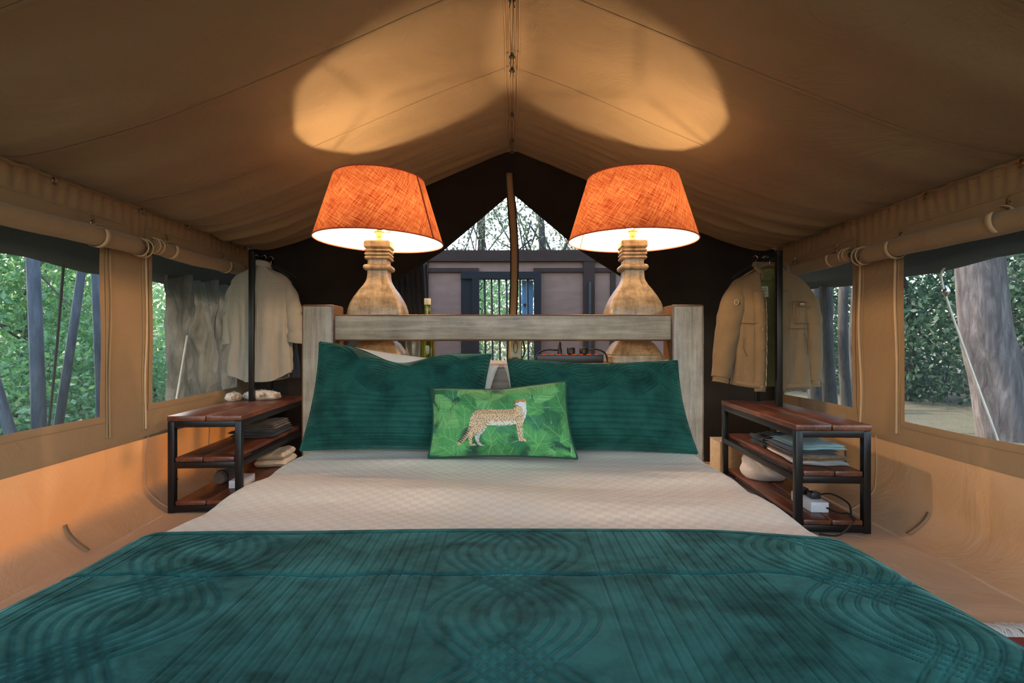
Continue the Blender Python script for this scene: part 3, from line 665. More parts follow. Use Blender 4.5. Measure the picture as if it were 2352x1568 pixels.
def profile(s, a, r, flare=0.0):
    s = np.asarray(s, float); ab = np.abs(s); sg = np.sign(s); arc = r*PI/2
    th = np.clip((ab-a)/r, 0, PI/2); dn = np.maximum(ab-a-arc, 0)
    x = sg*(np.minimum(ab, a)+r*np.sin(th)+flare*dn); z = -r*(1-np.cos(th))-dn
    return x, z, sg*np.sin(th), np.cos(th)
def braid(x, y, cols, half, per, y0, spc, strands, dpt, w_):
    """stitched channels running along y, with braided bundles about the columns; x,y in metres -> depth"""
    g = np.zeros_like(x); inb = np.zeros_like(x, bool); amp = half*.55; bw = half*.45
    ph = np.cos(PI*(y-y0)/per-PI/2)
    for c in cols:
        inb |= np.abs(x-c) < half+spc*.3
        for sg in (-1, 1):
            for k in range(strands):
                off = (-1+2*k/(strands-1))*bw
                d = x-c-sg*(amp*ph)-off
                sl = np.sqrt(1+(amp*PI/per*np.sin(PI*(y-y0)/per-PI/2))**2); d = d/sl
                g = np.maximum(g, np.exp(-((np.abs(d)-.0022)/w_)**2)*.8)
    d = (np.mod(x-cols[0]-half+spc/2, spc)-spc/2)
    ch = np.exp(-(d/(w_*1.25))**2)
    puff = 1-np.abs(d/(spc/2))**2.5
    g = np.where(inb, g, ch-.35*puff)
    return g*dpt
# sheet
def sheetz(x, y):
    r_ = .004*snoise(x*.8, y*2.2, 21, 4, .9)*sstep(.9, 1.3, y)+.006*np.sin(y*19+1.6*np.sin(x*3.1)+.8)*np.exp(-((y-1.35)/.3)**2)
    return r_+.012*np.exp(-((y-1.72)/.05)**2)*np.exp(-((x+.3)/.35)**2)
sS = np.linspace(-1, 1, 150)*.842; yS = np.concatenate([np.linspace(.10, 1.0, 30), np.linspace(1.005, 2.10, 200)])
S_, Y_ = np.meshgrid(sS, yS, indexing='ij'); x, z, nxn, nzn = profile(S_, .66, .085, .02)
d = sheetz(x, Y_); P = np.stack([XC+x+nxn*d, Y_, ZS+z+nzn*d], -1)
sheet = tag(grid('bed_sheet', P, M['sheet'], thick=.003), 'pale satin sheet with woven check pattern spread over the bed', 'sheet')
# quilt
yQ = np.concatenate([np.linspace(.06, .50, 30), np.linspace(.503, 1.075, 215)]); sQ = np.linspace(-1.0, 1.0, 820)*.98
S_, Y_ = np.meshgrid(sQ, yQ, indexing='ij'); x, z, nxn, nzn = profile(S_, .66, .087, .05)
gr = braid(S_, Y_, [-.505, 0.045, .595], .124, .215, .848, .0185, 6, .0026, .0014)
seam = np.exp(-((Y_-.868-.004*np.sin(S_*30))/.0035)**2)*.004
hem = sstep(1.045, 1.052, Y_)
d = .016-gr*(1-hem)-seam+.003*snoise(x*1.1, Y_*1.3, 41, 3, 1.0)+sheetz(x, Y_)-.004*np.exp(-((Y_-1.050)/.002)**2)
d = d-.013*sstep(1.068, 1.075, Y_)
Yw = Y_+.012*np.sin(S_*2.0+.6)*sstep(.8, 1.07, Y_)-.05*sstep(.42, .76, S_)-.012*sstep(.5, .95, -S_)*sstep(.8, 1.07, Y_)
P = np.stack([XC+x+nxn*d, Yw, ZS+z+nzn*d], -1)
quilt = tag(grid('quilt', P, M['velvet']), 'emerald green velvet quilt with braided stitching over the foot of the bed', 'quilt')

# pillows
def pillow(name, corners, T, mat, label, cat, pinch=.035, sag=0, nu=120, nv=70, groove=None, grp=None, lean=1, piping=None, dip=None):
    BL, BR, TR, TL = [np.array(c) for c in corners]
    u = np.linspace(-1, 1, nu); v = np.linspace(-1, 1, nv); U, V = np.meshgrid(u, v, indexing='ij')
    a = (U+1)/2; b = (V+1)/2
    uu = np.clip(a+(a-.5)*-2*pinch*(1-V**2)*.8, -.2, 1.2); vv = b+(b-.5)*-2*pinch*(1-U**2)
    if dip is not None: vv = vv-dip(U)*sstep(-.6, 1, V)
    uu = uu[..., None]; vv = vv[..., None]
    P0 = (BL*(1-uu)+BR*uu)*(1-vv)+(TL*(1-uu)+TR*uu)*vv
    nrm = np.cross(BR-BL, TL-BL); nrm /= np.linalg.norm(nrm)      # faces camera
    if nrm[1] > 0: nrm = -nrm
    t = ((1-U**6)*(1-V**6)).clip(0)**.5*(.55+.45*(1-U**2)*(1-V**2))*T
    wr = snoise(U*1.4, V*1.1, hash(name) % 97 if False else len(label), 3, .8)*.006
    W = np.linalg.norm(BR-BL); H = np.linalg.norm(TL-BL)
    front = t+wr*(t > 0)*sstep(0, .02, t)
    if groove is not None: front = front-groove(U*W/2, V*H/2)*sstep(.0, .02, t)
    F_ = P0+nrm*front[..., None]; B_ = P0-nrm*(t*.8)[..., None]
    V_ = np.concatenate([F_.reshape(-1, 3), B_.reshape(-1, 3)]); f1 = gridfaces(nu, nv); f2 = gridfaces(nu, nv, base=nu*nv)[:, ::-1]
    me = npmesh(name, V_, np.concatenate([f1, f2]))
    root = link(name, me, mat); tag(root, label, cat, grp)
    if piping:
        ed = np.concatenate([P0[:, 0], P0[-1, 1:], P0[::-1, -1][1:], P0[0, ::-1][1:]])
        tube('piping', [tuple(p) for p in ed[::2]]+[tuple(ed[0])], .0045, piping, root, 6)
    return root, P0, nrm, front
def pg(x, y): return braid(y, x, [.11], .085, .19, .04, .022, 6, .0095, .0024)*(sstep(-.35, .2, y)*.75+.25)
# white pillows behind
pillow('white_pillow', [at(705, 1000, 1.98), at(1120, 1000, 1.98), at(1146, 838, 2.065), at(738, 783, 2.075)], .07, M['pillow_white'], 'white pillow behind the left green pillow', 'pillow')
pillow('white_pillow', [at(1172, 1000, 1.98), at(1580, 1000, 1.98), at(1535, 826, 2.065), at(1157, 838, 2.065)], .07, M['pillow_white'], 'white pillow behind the right green pillow', 'pillow')
pillow('green_pillow', [at(690, 1034, 1.86), at(1108, 1036, 1.86), at(1127, 815, 1.98), at(735, 786, 1.98)], .11, M['velvet_p'], 'green velvet quilted pillow on the left of the bed', 'pillow', .03, 0, 330, 230, pg, None, 1, M['velvet_p'], lambda U: .13*np.exp(-((U+.05)/.38)**2))
pillow('green_pillow', [at(1170, 1034, 1.86), at(1602, 1041, 1.86), at(1555, 829, 1.98), at(1166, 826, 1.98)], .11, M['velvet_p'], 'green velvet quilted pillow on the right of the bed', 'pillow', .03, 0, 330, 230, pg, None, 1, M['velvet_p'], lambda U: .02*np.exp(-((U-.1)/.4)**2))
# printed cushion: the print is rasterised into a colour attribute of the front
CW, CH = 460, 250
def print_cushion():
    rs = np.random.RandomState(3)
    X0, X1, Ya, Yb = 55., 2225., 120., 1265.
    gx = X0+(np.arange(CW)/(CW-1))*(X1-X0); gy = Yb-(np.arange(CH)/(CH-1))*(Yb-Ya)
    GX, GY = np.meshgrid(gx, gy, indexing='ij')
    img = np.zeros((CW, CH, 3)); base = np.array([.006, .060, .024])
    nz = snoise(GX/500, GY/500, 2, 4, 1.2); img[:] = base*(1+.45*nz[..., None])
    def stroke(p, q, w0, w1, col, al=1.0):
        p = np.array(p); q = np.array(q); m = max(w0, w1)+6
        i0, i1 = np.searchsorted(gx, [min(p[0], q[0])-m, max(p[0], q[0])+m]); j = np.where((gy > min(p[1], q[1])-m) & (gy < max(p[1], q[1])+m))[0]
        if i1 <= i0 or len(j) == 0: return
        j0, j1 = j[0], j[-1]+1; xx = GX[i0:i1, j0:j1]; yy = GY[i0:i1, j0:j1]; d = q-p; L = d@d+1e-9
        t = np.clip(((xx-p[0])*d[0]+(yy-p[1])*d[1])/L, 0, 1); dist = np.hypot(xx-p[0]-t*d[0], yy-p[1]-t*d[1]); ww = w0+(w1-w0)*t
        a = (np.clip((ww-dist)/3+.5, 0, 1)*al)[..., None]; img[i0:i1, j0:j1] = img[i0:i1, j0:j1]*(1-a)+np.array(col)*a
    def frond(x, y, ang, L, col):
        n_ = 15; pts = []; a = ang; p = np.array([x, y], float); bend = rs.uniform(-.25, .25)
        for i in range(n_+1): pts.append(p.copy()); p = p+np.array([math.cos(a), math.sin(a)])*L/n_; a += bend/n_*2
        for i in range(1, n_+1):
            f = i/n_; ll = L*.55*(math.sin(PI*min(1, .15+f*.8)))*(.85+.3*rs.rand())
            for s in (-1, 1):
                for h in (0, .5):
                    b0 = pts[i]*(1-h)+pts[i-1]*h; aa = math.atan2(*(pts[i]-pts[i-1])[::-1])+s*(1.0-.45*f); c = np.array(col)*rs.uniform(.7, 1.25)
                    e = b0+np.array([math.cos(aa), math.sin(aa)])*ll; m_ = b0*.5+e*.5+np.array([0, ll*.05])
                    stroke(b0, m_, 6, 7.5, c, .9); stroke(m_, e, 7.5, 1.5, c, .9)
        for i in range(n_): stroke(pts[i], pts[i+1], 4, 4, (.22, .42, .16), .9)
    cols = [(.045, .21, .05), (.085, .31, .075), (.018, .13, .04), (.15, .38, .11), (.035, .19, .075)]
    for k in range(64):
        x = X0+rs.rand()*(X1-X0); y = Ya+rs.rand()*(Yb-Ya); frond(x, y, rs.rand()*6.28, rs.uniform(330, 560), cols[k % 5])
    for x, y, a, L, c in ((265, 810, -1.0, 480, 3), (560, 860, -1.35, 420, 1), (430, 1230, -1.7, 380, 1), (990, 1150, -1.65, 330, 1), (1760, 930, -2.0, 430, 4), (1850, 620, -2.6, 400, 1), (1700, 460, -.9, 420, 3), (770, 530, -2.3, 320, 0), (1560, 1260, -.8, 420, 1), (1700, 1130, -2.4, 380, 1), (120, 240, .9, 330, 3), (480, 1080, -2.6, 360, 1)):
        frond(x, y, a, L, cols[c])
    def inside(poly):
        poly = np.array(poly, float); m = np.zeros(GX.shape, bool); j = len(poly)-1
        for i in range(len(poly)):
            xi, yi = poly[i]; xj, yj = poly[j]
            m ^= ((yi > GY) != (yj > GY)) & (GX < (xj-xi)*(GY-yi)/(yj-yi+1e-9)+xi); j = i
        return m
    body = [(1545, 355), (1520, 385), (1470, 380), (1400, 392), (1378, 425), (1370, 468), (1400, 482), (1425, 478), (1395, 510), (1330, 545), (1180, 552), (960, 540), (850, 545), (760, 560), (715, 600), (672, 690), (650, 800), (640, 930), (640, 1010), (668, 1130), (765, 1130), (740, 1105), (695, 1095), (700, 1010), (740, 960), (800, 910), (870, 860), (935, 812), (1100, 822), (1290, 812), (1378, 790), (1385, 900), (1390, 1000), (1408, 1068), (1500, 1064), (1522, 1048), (1490, 1025), (1445, 1015), (1445, 930), (1470, 830), (1500, 760), (1545, 680), (1566, 600), (1560, 520), (1570, 460), (1552, 400)]
    far1 = [(930, 830), (880, 920), (815, 985), (800, 1080), (885, 1135), (800, 1132), (755, 1060), (735, 985), (800, 910), (870, 850)]
    far2 = [(1478, 800), (1470, 960), (1475, 1030), (1440, 1030), (1430, 930), (1450, 800)]
    tail = [(690, 690), (650, 800), (610, 930), (540, 1030), (478, 1075), (480, 1110), (505, 1118), (585, 1050), (650, 980), (700, 860), (720, 740)]
    for pl, c in ((far1, (.60, .52, .42)), (far2, (.58, .52, .42)), (tail, (.56, .33, .16)), (body, (.72, .46, .25))): img[inside(pl)] = c
    mb = inside(body)|inside(far1)|inside(far2)
    belly = inside([(930, 800), (1000, 735), (1200, 750), (1380, 740), (1380, 795), (1290, 815), (1100, 825), (935, 815)]); img[belly] = (.72, .62, .45)
    chest = inside([(1500, 520), (1566, 520), (1568, 610), (1545, 690), (1490, 780), (1500, 640)]); img[chest & mb] = (.70, .66, .58)
    face = inside([(1385, 440), (1430, 440), (1480, 420), (1535, 430), (1560, 500), (1555, 560), (1520, 560), (1460, 490), (1400, 482)]); img[face & mb] = (.72, .72, .68)
    crown_ = inside([(1400, 392), (1470, 380), (1520, 385), (1545, 355), (1552, 410), (1530, 440), (1470, 420), (1430, 440), (1385, 425)]); img[crown_] = (.52, .23, .07)
    dk = mb & (GY < 620) & (GX < 1400); img[dk] *= np.array([.85, .75, .65])
    body_i = np.argwhere(mb); K = 0; dots = []
    while K < 520:
        i, j = body_i[rs.randint(len(body_i))]; x, y = GX[i, j], GY[i, j]
        if belly[i, j] and rs.rand() < .8: continue
        if (face[i, j] or crown_[i, j]) and rs.rand() < .75: continue
        if any((x-a)**2+(y-b)**2 < 21**2 for a, b in dots): K += .15; continue
        dots.append((x, y)); K += 1; r_ = rs.uniform(4.5, 8.5)*(.6 if x > 1400 and y < 600 else 1); a = rs.rand()*3
        stroke((x, y), (x+math.cos(a)*5, y+math.sin(a)*5), r_, r_*.8, (.035, .018, .012), .95)
    for k in range(9):
        t = k/9; x = 655-(655-495)*t; y = 830+(1085-830)*t**.9; stroke((x-26, y-20), (x+24, y+16), 9, 9, (.03, .02, .015) if k % 1 == 0 else (.6, .4, .2), .95 if k > 1 else .6)
    stroke((1392, 440), (1440, 425), 5, 3, (.03, .02, .02)); stroke((1375, 440), (1382, 455), 9, 7, (.03, .02, .02)); stroke((1400, 470), (1440, 500), 4, 4, (.05, .03, .02))
    return (img*.86).clip(0, 1)
cimg = print_cushion()
n = N('printed cushion cotton'); ca = n.n('VertexColor'); ca.layer_name = 'print'; fw = n.noise(900, 2)
M['print'] = n.done(n.bsdf(ca.outputs[0], .75, n.bump(fw, .12, .001), Sheen_Weight=.1))
M['piping_green'] = cloth('dark green piping', (.008, .05, .03))
cush, P0, cn, cf = pillow('cushion', [at(984, 1051, 1.72), at(1326, 1053, 1.72), at(1300, 876, 1.80), at(989, 893, 1.80)], .062, M['print'], 'small green palm print cushion with a standing cheetah', 'cushion', .035, 0, CW, CH, None, None, 1, M['piping_green'], lambda U: .03*np.exp(-((U)/.5)**2))
al = cush.data.color_attributes.new('print', 'FLOAT_COLOR', 'POINT'); buf = np.ones((2*CW*CH, 4), np.float32); buf[:CW*CH, :3] = cimg.reshape(-1, 3); buf[CW*CH:, :3] = cimg.reshape(-1, 3)
al.data.foreach_set('color', buf.ravel())

# ------------------------------------------------------------------ table behind the headboard
ZT = .782
tb = empty('console_table', (0, 2.5, 0), 'long console table behind the headboard', 'table')
for i in range(3): box('plank', (-.03, 2.36+.14*i, ZT-.0175), (1.62, .137, .035), M['grey_timber'], tb, None, .004)
for x in (-.78, .72):
    for y in (2.33, 2.62): box('leg', (x, y, (ZT-.035)/2), (.06, .06, ZT-.035), M['grey_timber_v'], tb, None, .004)
box('apron', (-.03, 2.33, ZT-.07), (1.5, .025, .07), M['grey_timber'], tb)
# lamps
def sqloft(prof, c, n=72, e=13.0):
    th = np.linspace(0, 2*PI, n, endpoint=False)+PI/n
    cs, sn = np.cos(th), np.sin(th); k = (np.abs(cs)**e+np.abs(sn)**e)**(-1/e)
    P = np.zeros((len(prof), n, 3))
    for i, (r, z) in enumerate(prof): P[i] = np.stack([c[0]+r*k*cs, c[1]+r*k*sn, np.full(n, c[2]+z)], -1)
    return P
def lamp(x, y, rz, label, tilt=0):
    root = empty('table_lamp', (x, y, ZT), label, 'lamp', 'lit table lamps behind the headboard')
    def loft(name, prof, mat):
        P = sqloft(prof, (0, 0, 0)); 
        Rm = np.array([[math.cos(rz), -math.sin(rz), 0], [math.sin(rz), math.cos(rz), 0], [0, 0, 1]]); P = P@Rm.T+np.array([x, y, ZT])
        n_ = P.shape[1]; V = list(map(tuple, P.reshape(-1, 3))); f = [tuple(q) for q in gridfaces(P.shape[0], n_, False, True)]
        f += [tuple(range(n_))[::-1], tuple((P.shape[0]-1)*n_+k for k in range(n_))]
        o = MB().add(V, f).build(name, mat, root, False); shade_auto(o, 24); return o
    loft('plinth', [(.117, .0005), (.121, .004), (.121, .030), (.117, .034)], M['lamp_wood'])
    body = [(.114, .034), (.116, .040), (.112, .047), (.104, .060), (.095, .075), (.086, .088), (.074, .098), (.070, .106), (.078, .115), (.095, .132), (.108, .152), (.118, .175), (.1225, .20), (.123, .222), (.120, .245), (.112, .272), (.098, .302), (.080, .332), (.064, .355), (.055, .372), (.050, .386), (.048, .40), (.047, .43)]
    loft('body', body, M['lamp_wood'])
    loft('collar', [(.047, .425), (.058, .428), (.063, .434), (.064, .440), (.062, .447), (.056, .452), (.048, .454)], M['lamp_wood'])
    nk = [(.046, .452), (.046, .478)]
    for k in range(3): z = .478+k*.0165; nk += [(.055, z), (.0585, z+.004), (.0585, z+.009), (.054, z+.0125), (.050, z+.014)]
    nk += [(.057, .529), (.061, .535), (.061, .556), (.057, .562)]
    loft('neck', nk, M['lamp_wood'])
    zt = ZT+.562
    MB().lathe([(.012, 0), (.016, .003), (.016, .010), (.013, .014), (.013, .022), (.0165, .025), (.0165, .046), (.024, .048), (.024, .052), (.017, .055), (.015, .058)], (x, y, zt), 20).build('lamp_holder', M['brass'], root, 'auto')
    b = MB()
    for a in (0.5, 2.6, 4.7):
        c, s = math.cos(a), math.sin(a)
        b.tube(spline([(x+.024*c, y+.024*s, zt+.05), (x+.05*c, y+.05*s, zt+.055), (x+.062*c, y+.062*s, zt+.10), (x+.062*c, y+.062*s, zt+.14)], 10), .0022, 5)
    b.build('gallery_wire', M['chrome'], root, 'auto')
    zb = ZT+.640
    MB().lathe([(.003, -.028), (.010, -.024), (.015, -.010), (.017, 0), (.014, .012), (.008, .018), (.002, .020)], (x, y+.05, zb-.008), 14).build('bulb', M['bulb'], root, True)
    # shade
    z0, z1, r0, r1 = ZT+.566, ZT+.856, .297, .208; n_ = 96
    th = np.linspace(0, 2*PI, n_+1); hs = np.linspace(0, 1, 14); P = np.zeros((n_+1, 14, 3))
    for j, h in enumerate(hs):
        r = r0+(r1-r0)*h; P[:, j] = np.stack([x+r*np.cos(th), y+r*np.sin(th), np.full(n_+1, z0+(z1-z0)*h)], -1)
    P[..., 2] += (P[..., 0]-x)*tilt
    o = grid('lamp_shade', P, M['shade'], root)
    uv = o.data.uv_layers.new(name='UVMap'); idx = np.zeros(len(o.data.loops), np.int32); o.data.loops.foreach_get('vertex_index', idx)
    uvs = np.stack([(idx//14)/n_*1.6, (idx % 14)/13*.30], -1).astype(np.float32); uv.data.foreach_set('uv', uvs.ravel())
    for r, z in ((r0, z0), (r1, z1)): tube('shade_rim', [(x+r*math.cos(t), y+r*math.sin(t), z+tilt*r*math.cos(t)) for t in np.linspace(0, 2*PI, 65)], .0032, M['shade_rim'], o, 6)
    for a in (.3, 2.4, 4.5):
        tube('shade_spoke', [(x+.02*math.cos(a), y+.02*math.sin(a), z1-.05), (x+r1*math.cos(a), y+r1*math.sin(a), z1-.01)], .002, M['chrome'], o, 5)
    a = -.42 if tilt else 2.4      # seam where the linen is joined
    tube('shade_seam', [(x+(r0+(r1-r0)*h+.001)*math.cos(a), y+(r0+(r1-r0)*h+.001)*math.sin(a), z0+(z1-z0)*h+tilt*r0*math.cos(a)*(1-.3*h)) for h in np.linspace(0, 1, 8)], .004, M['shade_rim'], o, 6)
    return root
lamp(-.622, 2.45, R(2), 'lit table lamp with red linen shade, left of the doorway', -.035)
lamp(.562, 2.44, R(-2), 'lit table lamp with red linen shade, right of the doorway')
# bottles, glass, lantern, strip
def bottle(name, x, y, prof, mat, label, cat, cap=None):
    root = empty(name, (x, y, ZT), label, cat); MB().lathe(prof, (x, y, ZT), 24).build('body', mat, root, 'auto')
    if cap: MB().lathe(cap, (x, y, ZT), 20).build('cap', M['cream'], root, 'auto')
    return root
bx_ = at(985, 784, 2.42).x
bottle('bottle', bx_-.006, 2.42, [(.030, .001), (.034, .004), (.034, .12), (.031, .142), (.020, .168), (.0135, .185), (.0125, .262), (.0135, .27)], M['olive_glass'], 'tall olive green glass bottle with pale cap behind the headboard', 'bottle', [(.0145, .268), (.0155, .270), (.0155, .294), (.0145, .297)])
bottle('drinking_glass', at(951, 784, 2.42).x, 2.41, [(.030, .001), (.034, .004), (.037, .135), (.0355, .135), (.032, .008), (.001, .007)], M['clear_glass'], 'clear drinking glass left of the olive bottle', 'glass')
lx = at(1184, 784, 2.40).x
lan = empty('lantern', (lx, 2.40, ZT), 'grey green hand lantern standing between the pillows behind the rail', 'lantern')
M['lantern'] = plain('grey green plastic', (.30, .31, .24), .45)
MB().box((lx, 2.40, ZT+.062), (.05, .045, .09), None, .008).build('body', M['lantern'], lan, 'auto')
MB().lathe([(.030, 0.0005), (.034, .003), (.034, .020), (.028, .026)], (lx, 2.40, ZT), 20).build('base', M['black_plastic'], lan, 'auto')
tube('handle', spline([(lx+.03, 2.40, ZT+.02), (lx+.042, 2.40, ZT+.05), (lx+.034, 2.40, ZT+.10), (lx+.01, 2.40, ZT+.125)], 14), .004, M['black_plastic'], lan, 8)
tube('rib', [(lx+.009*math.cos(t), 2.376, ZT+.072+.024*math.sin(t)*1.1) for t in np.linspace(0, 2*PI, 24)], .0015, M['black_plastic'], lan, 5)
ps = empty('power_strip', (at(1310, 800, 2.42).x, 2.42, ZT), 'black power strip with red switches on the table behind the right pillow', 'power strip')
xs0, xs1 = at(1232, 0, 2.42).x, at(1384, 0, 2.42).x
box('body', ((xs0+xs1)/2, 2.42, ZT+.02), (xs1-xs0, .06, .036), M['black_plastic'], ps, None, .004)
for k in range(8): box('switch', (xs0+.035+k*.034, 2.395, ZT+.0385), (.014 if k % 2 else .020, .010, .004), M['led'], ps)
for px in (1312, 1341):
    xq = at(px, 0, 2.42).x; pl = MB().lathe([(.014, 0), (.019, .004), (.020, .022), (.017, .032), (.006, .034)], (xq, 2.43, ZT+.038), 14).build('plug', M['black_plastic'], ps, 'auto')
xq = at(1286, 0, 2.42).x
MB().lathe([(.010, 0), (.011, .02), (.007, .034), (.008, .052), (.002, .06)], (xq, 2.43, ZT+.038), 12).build('plug', M['black_plastic'], ps, 'auto')
tube('cable', spline([(xs0-.01, 2.41, ZT+.006), (xs0+.01, 2.41, ZT+.045), (xs0+.05, 2.42, ZT+.06), (xq-.02, 2.43, ZT+.058), (xq, 2.43, ZT+.062)], 24), .0042, M['black_plastic'], ps, 6)
tube('cable', spline([(at(1341, 0, 2.42).x+.015, 2.43, ZT+.055), (xs1-.03, 2.43, ZT+.062), (xs1+.01, 2.42, ZT+.045), (xs1+.022, 2.41, ZT+.006)], 24), .0042, M['black_plastic'], ps, 6)

# ------------------------------------------------------------------ shelf units
def shelf(org, ang, Wd, Ln, label, pole, name='shelf_unit'):
    """org: near outer corner foot; local x towards the bed, local y away from the camera"""
    ca, sa = math.cos(ang), math.sin(ang); sgn = 1 if org[0] < 0 else -1
    def T(x, y, z): return Vector((org[0]+sgn*x*ca-y*sa, org[1]+sgn*x*sa+y*ca, z))
    Mx = Matrix.Rotation(ang, 3, 'Z')
    root = empty(name, T(Wd/2, Ln/2, 0), label, 'shelf')
    t = .032
    def bar(nm, a, b):
        a = Vector(a); b = Vector(b); c = (a+b)/2; d = b-a
        box(nm, T(*c), (abs(d.x)+t, abs(d.y)+t, abs(d.z)+(t if abs(d.z) < .01 else 0)), M['steel'], root, Mx, .002)
    h = t/2
    for x in (h, Wd-h):
        for y in (h, Ln-h): bar('leg', (x, y, .001), (x, y, .47))
    for z in (.022, .245, .455):
        for y in (h, Ln-h): bar('cross_bar', (t*1.5, y, z), (Wd-t*1.5, y, z))
        for x in (h, Wd-h): bar('side_bar', (x, t*1.5, z), (x, Ln-t*1.5, z))
    for zi, (zt_, th) in enumerate(((.062, .024), (.287, .026), (.500, .029))):
        over = .004 if zi == 2 else -.034
        cuts = [0, .52, 1] if zi != 1 else [0, .47, 1]
        for a, b in zip(cuts[:-1], cuts[1:]):
            x0 = -over+(Wd+2*over)*a; x1 = -over+(Wd+2*over)*b
            box('plank', T((x0+x1)/2, Ln/2, zt_-th/2), (x1-x0-.003, Ln+2*(over if zi == 2 else -.001), th), M['red_timber'], root, Mx, .006)
    px_, py_, py2, zt2 = pole
    bar('pole', (px_, py_, .50), (px_, py_, zt2)); bar('pole', (px_, py2, .50), (px_, py2, zt2)); bar('hanging_bar', (px_, py_, zt2-.0), (px_, py2, zt2-.0))
    return T, Mx
TL_, ML_ = shelf((-1.762, 2.672), R(3.8), .365, 1.02, 'black steel and red timber shelf unit against the left tent wall', (.144, .66, .95, 1.445))
TR_, MR_ = shelf((1.640, 2.385), R(-3.0), .335, .98, 'black steel and red timber shelf unit against the right tent wall', (.115, .665, .955, 1.395))

# ------------------------------------------------------------------ clothes
def facing(prof, c, name, mat, parent):      # small round thing turned towards the front
    b = MB().lathe(prof, (0, 0, 0), 20); b.v = [(c[0]+x, c[1]-z, c[2]+y) for x, y, z in b.v]; return b.build(name, mat, parent, 'auto')
def hanger(name, c, label, hw=.19, hook=.07, mat='black_plastic', bar=True):
    root = empty(name, c, label, 'hanger'); x, y, z = c
    tube('hook', spline([(x, y, z), (x, y, z+hook*.4), (x+.014, y, z+hook*.72), (x, y, z+hook), (x-.016, y, z+hook*.82)], 18), .0024, M['chrome'], root, 6)
    tube('shoulder_bar', spline([(x-hw, y, z-.085), (x-hw*.5, y, z-.03), (x, y, z), (x+hw*.5, y, z-.03), (x+hw, y, z-.085)], 20), .006, M[mat], root, 8)
    if bar: tube('trouser_bar', [(x-hw*.92, y-.004, z-.085), (x+hw*.92, y-.004, z-.085)], .003, M['brass'], root, 6)
    return root
def garment(root, c, levels, hemf, mat, name='torso', openf=None, inset=0, nth=120, nz=90, folds=.006, seed=0, flip=False, thick=.003):
    x0, y0 = c; lz = np.array([l[0] for l in levels])[::-1]; lw = np.array([l[1] for l in levels])[::-1]; ld = np.array([l[2] for l in levels])[::-1]
    lc = np.array([l[3] if len(l) > 3 else 0 for l in levels])[::-1]
    ztop, zbot = levels[0][0], levels[-1][0]; s = np.linspace(0, 1, nz)**.9
    P = np.zeros((nth, nz, 3))
    for j in range(nz):
        zc = ztop+(zbot-ztop)*s[j]; hw = np.interp(zc, lz, lw)-inset; hd = np.interp(zc, lz, ld)-inset; cx = np.interp(zc, lz, lc)
        if openf:
            a, b = openf(zc); t0 = -PI/2+math.asin(max(-.98, min(.98, b/hw))); t1 = 3*PI/2+math.asin(max(-.98, min(.98, a/hw)))
            th = np.linspace(t0, t1, nth)
        else: th = np.linspace(0, 2*PI, nth, endpoint=False)
        cs, sn = np.cos(th), np.sin(th)
        f = folds*s[j]**.7*(np.sin(5*th+seed+2*s[j])+.7*np.sin(9*th+2*seed-3*s[j])+.4*np.sin(17*th+seed*3+4*s[j]))
        f = f+.004*snoise(th*1.2, np.full(nth, s[j]*3), 17+seed, 3, .7)
        z = zc+hemf(cs, sn)*s[j]**3
        P[:, j] = np.stack([x0+cx+(hw+f)*np.sign(cs)*np.abs(cs)**.9, y0+(hd+f)*np.sign(sn)*np.abs(sn)**.75, z], -1)
    return grid(name, P, mat, root, cu=not openf, thick=thick, flip=flip)
def sleeve(root, pts, rs_, mat, name='sleeve', flat=.7, seed=0, nz=50, n_=28, crease=.004):
    c = spline(pts, nz-1); P = np.zeros((n_, nz, 3)); rr = np.interp(np.linspace(0, 1, nz), np.linspace(0, 1, len(rs_)), rs_)
    th = np.linspace(0, 2*PI, n_, endpoint=False)
    for j, p in enumerate(c):
        t = (c[min(j+1, nz-1)]-c[max(j-1, 0)]).normalized(); s = Vector((0, 1, 0)); a = t.cross(s).normalized(); b = a.cross(t)
        q = j/nz*22; f = crease*np.sin(2*th+q*.6+seed)*np.sin(q*.9+1.5*np.sin(th+seed)+seed)+crease*.7*np.sin(q*1.7+2*th+2*np.sin(q*.4))*.6
        for k in range(n_): P[k, j] = p+a*(rr[j]+f[k])*math.cos(th[k])+b*(rr[j]*flat+f[k])*math.sin(th[k])
    return grid(name, P, mat, root, cu=True, thick=.002)
# shirt (its back to the camera), hung between the poles of the left unit
sxx, syy = -1.640, 3.415
shirt = empty('shirt', (sxx, syy, 1.0), 'pale linen long sleeved shirt hanging on the left clothes rail', 'shirt')
lv = [(1.385, .052, .045), (1.360, .060, .050), (1.343, .078, .052), (1.325, .125, .055), (1.300, .165, .058), (1.270, .190, .06), (1.22, .198, .062), (1.10, .192, .065), (.95, .190, .068), (.80, .192, .07), (.62, .205, .072)]
garment(shirt, (sxx, syy), lv, lambda c, s: .075*np.abs(c)**3, M['shirt'], seed=1, folds=.011, nth=200, nz=120)
P = np.zeros((40, 4, 3)); th = np.linspace(0, 2*PI, 40)
for j, (r, dz) in enumerate(((.056, 0), (.060, .022), (.064, .014), (.070, -.016))): P[:, j] = np.stack([sxx+r*np.cos(th), syy+r*.85*np.sin(th), 1.372+dz-.012*np.sin(th)], -1)
grid('collar', P, M['shirt'], shirt, thick=.002)
s1 = sleeve(shirt, [(sxx+.130, syy, 1.275), (sxx+.172, syy, 1.225), (sxx+.205, syy, 1.12), (sxx+.218, syy-.005, 1.02), (sxx+.230, syy-.01, .90)], [.012, .045, .054, .050, .046], M['shirt'], seed=1)
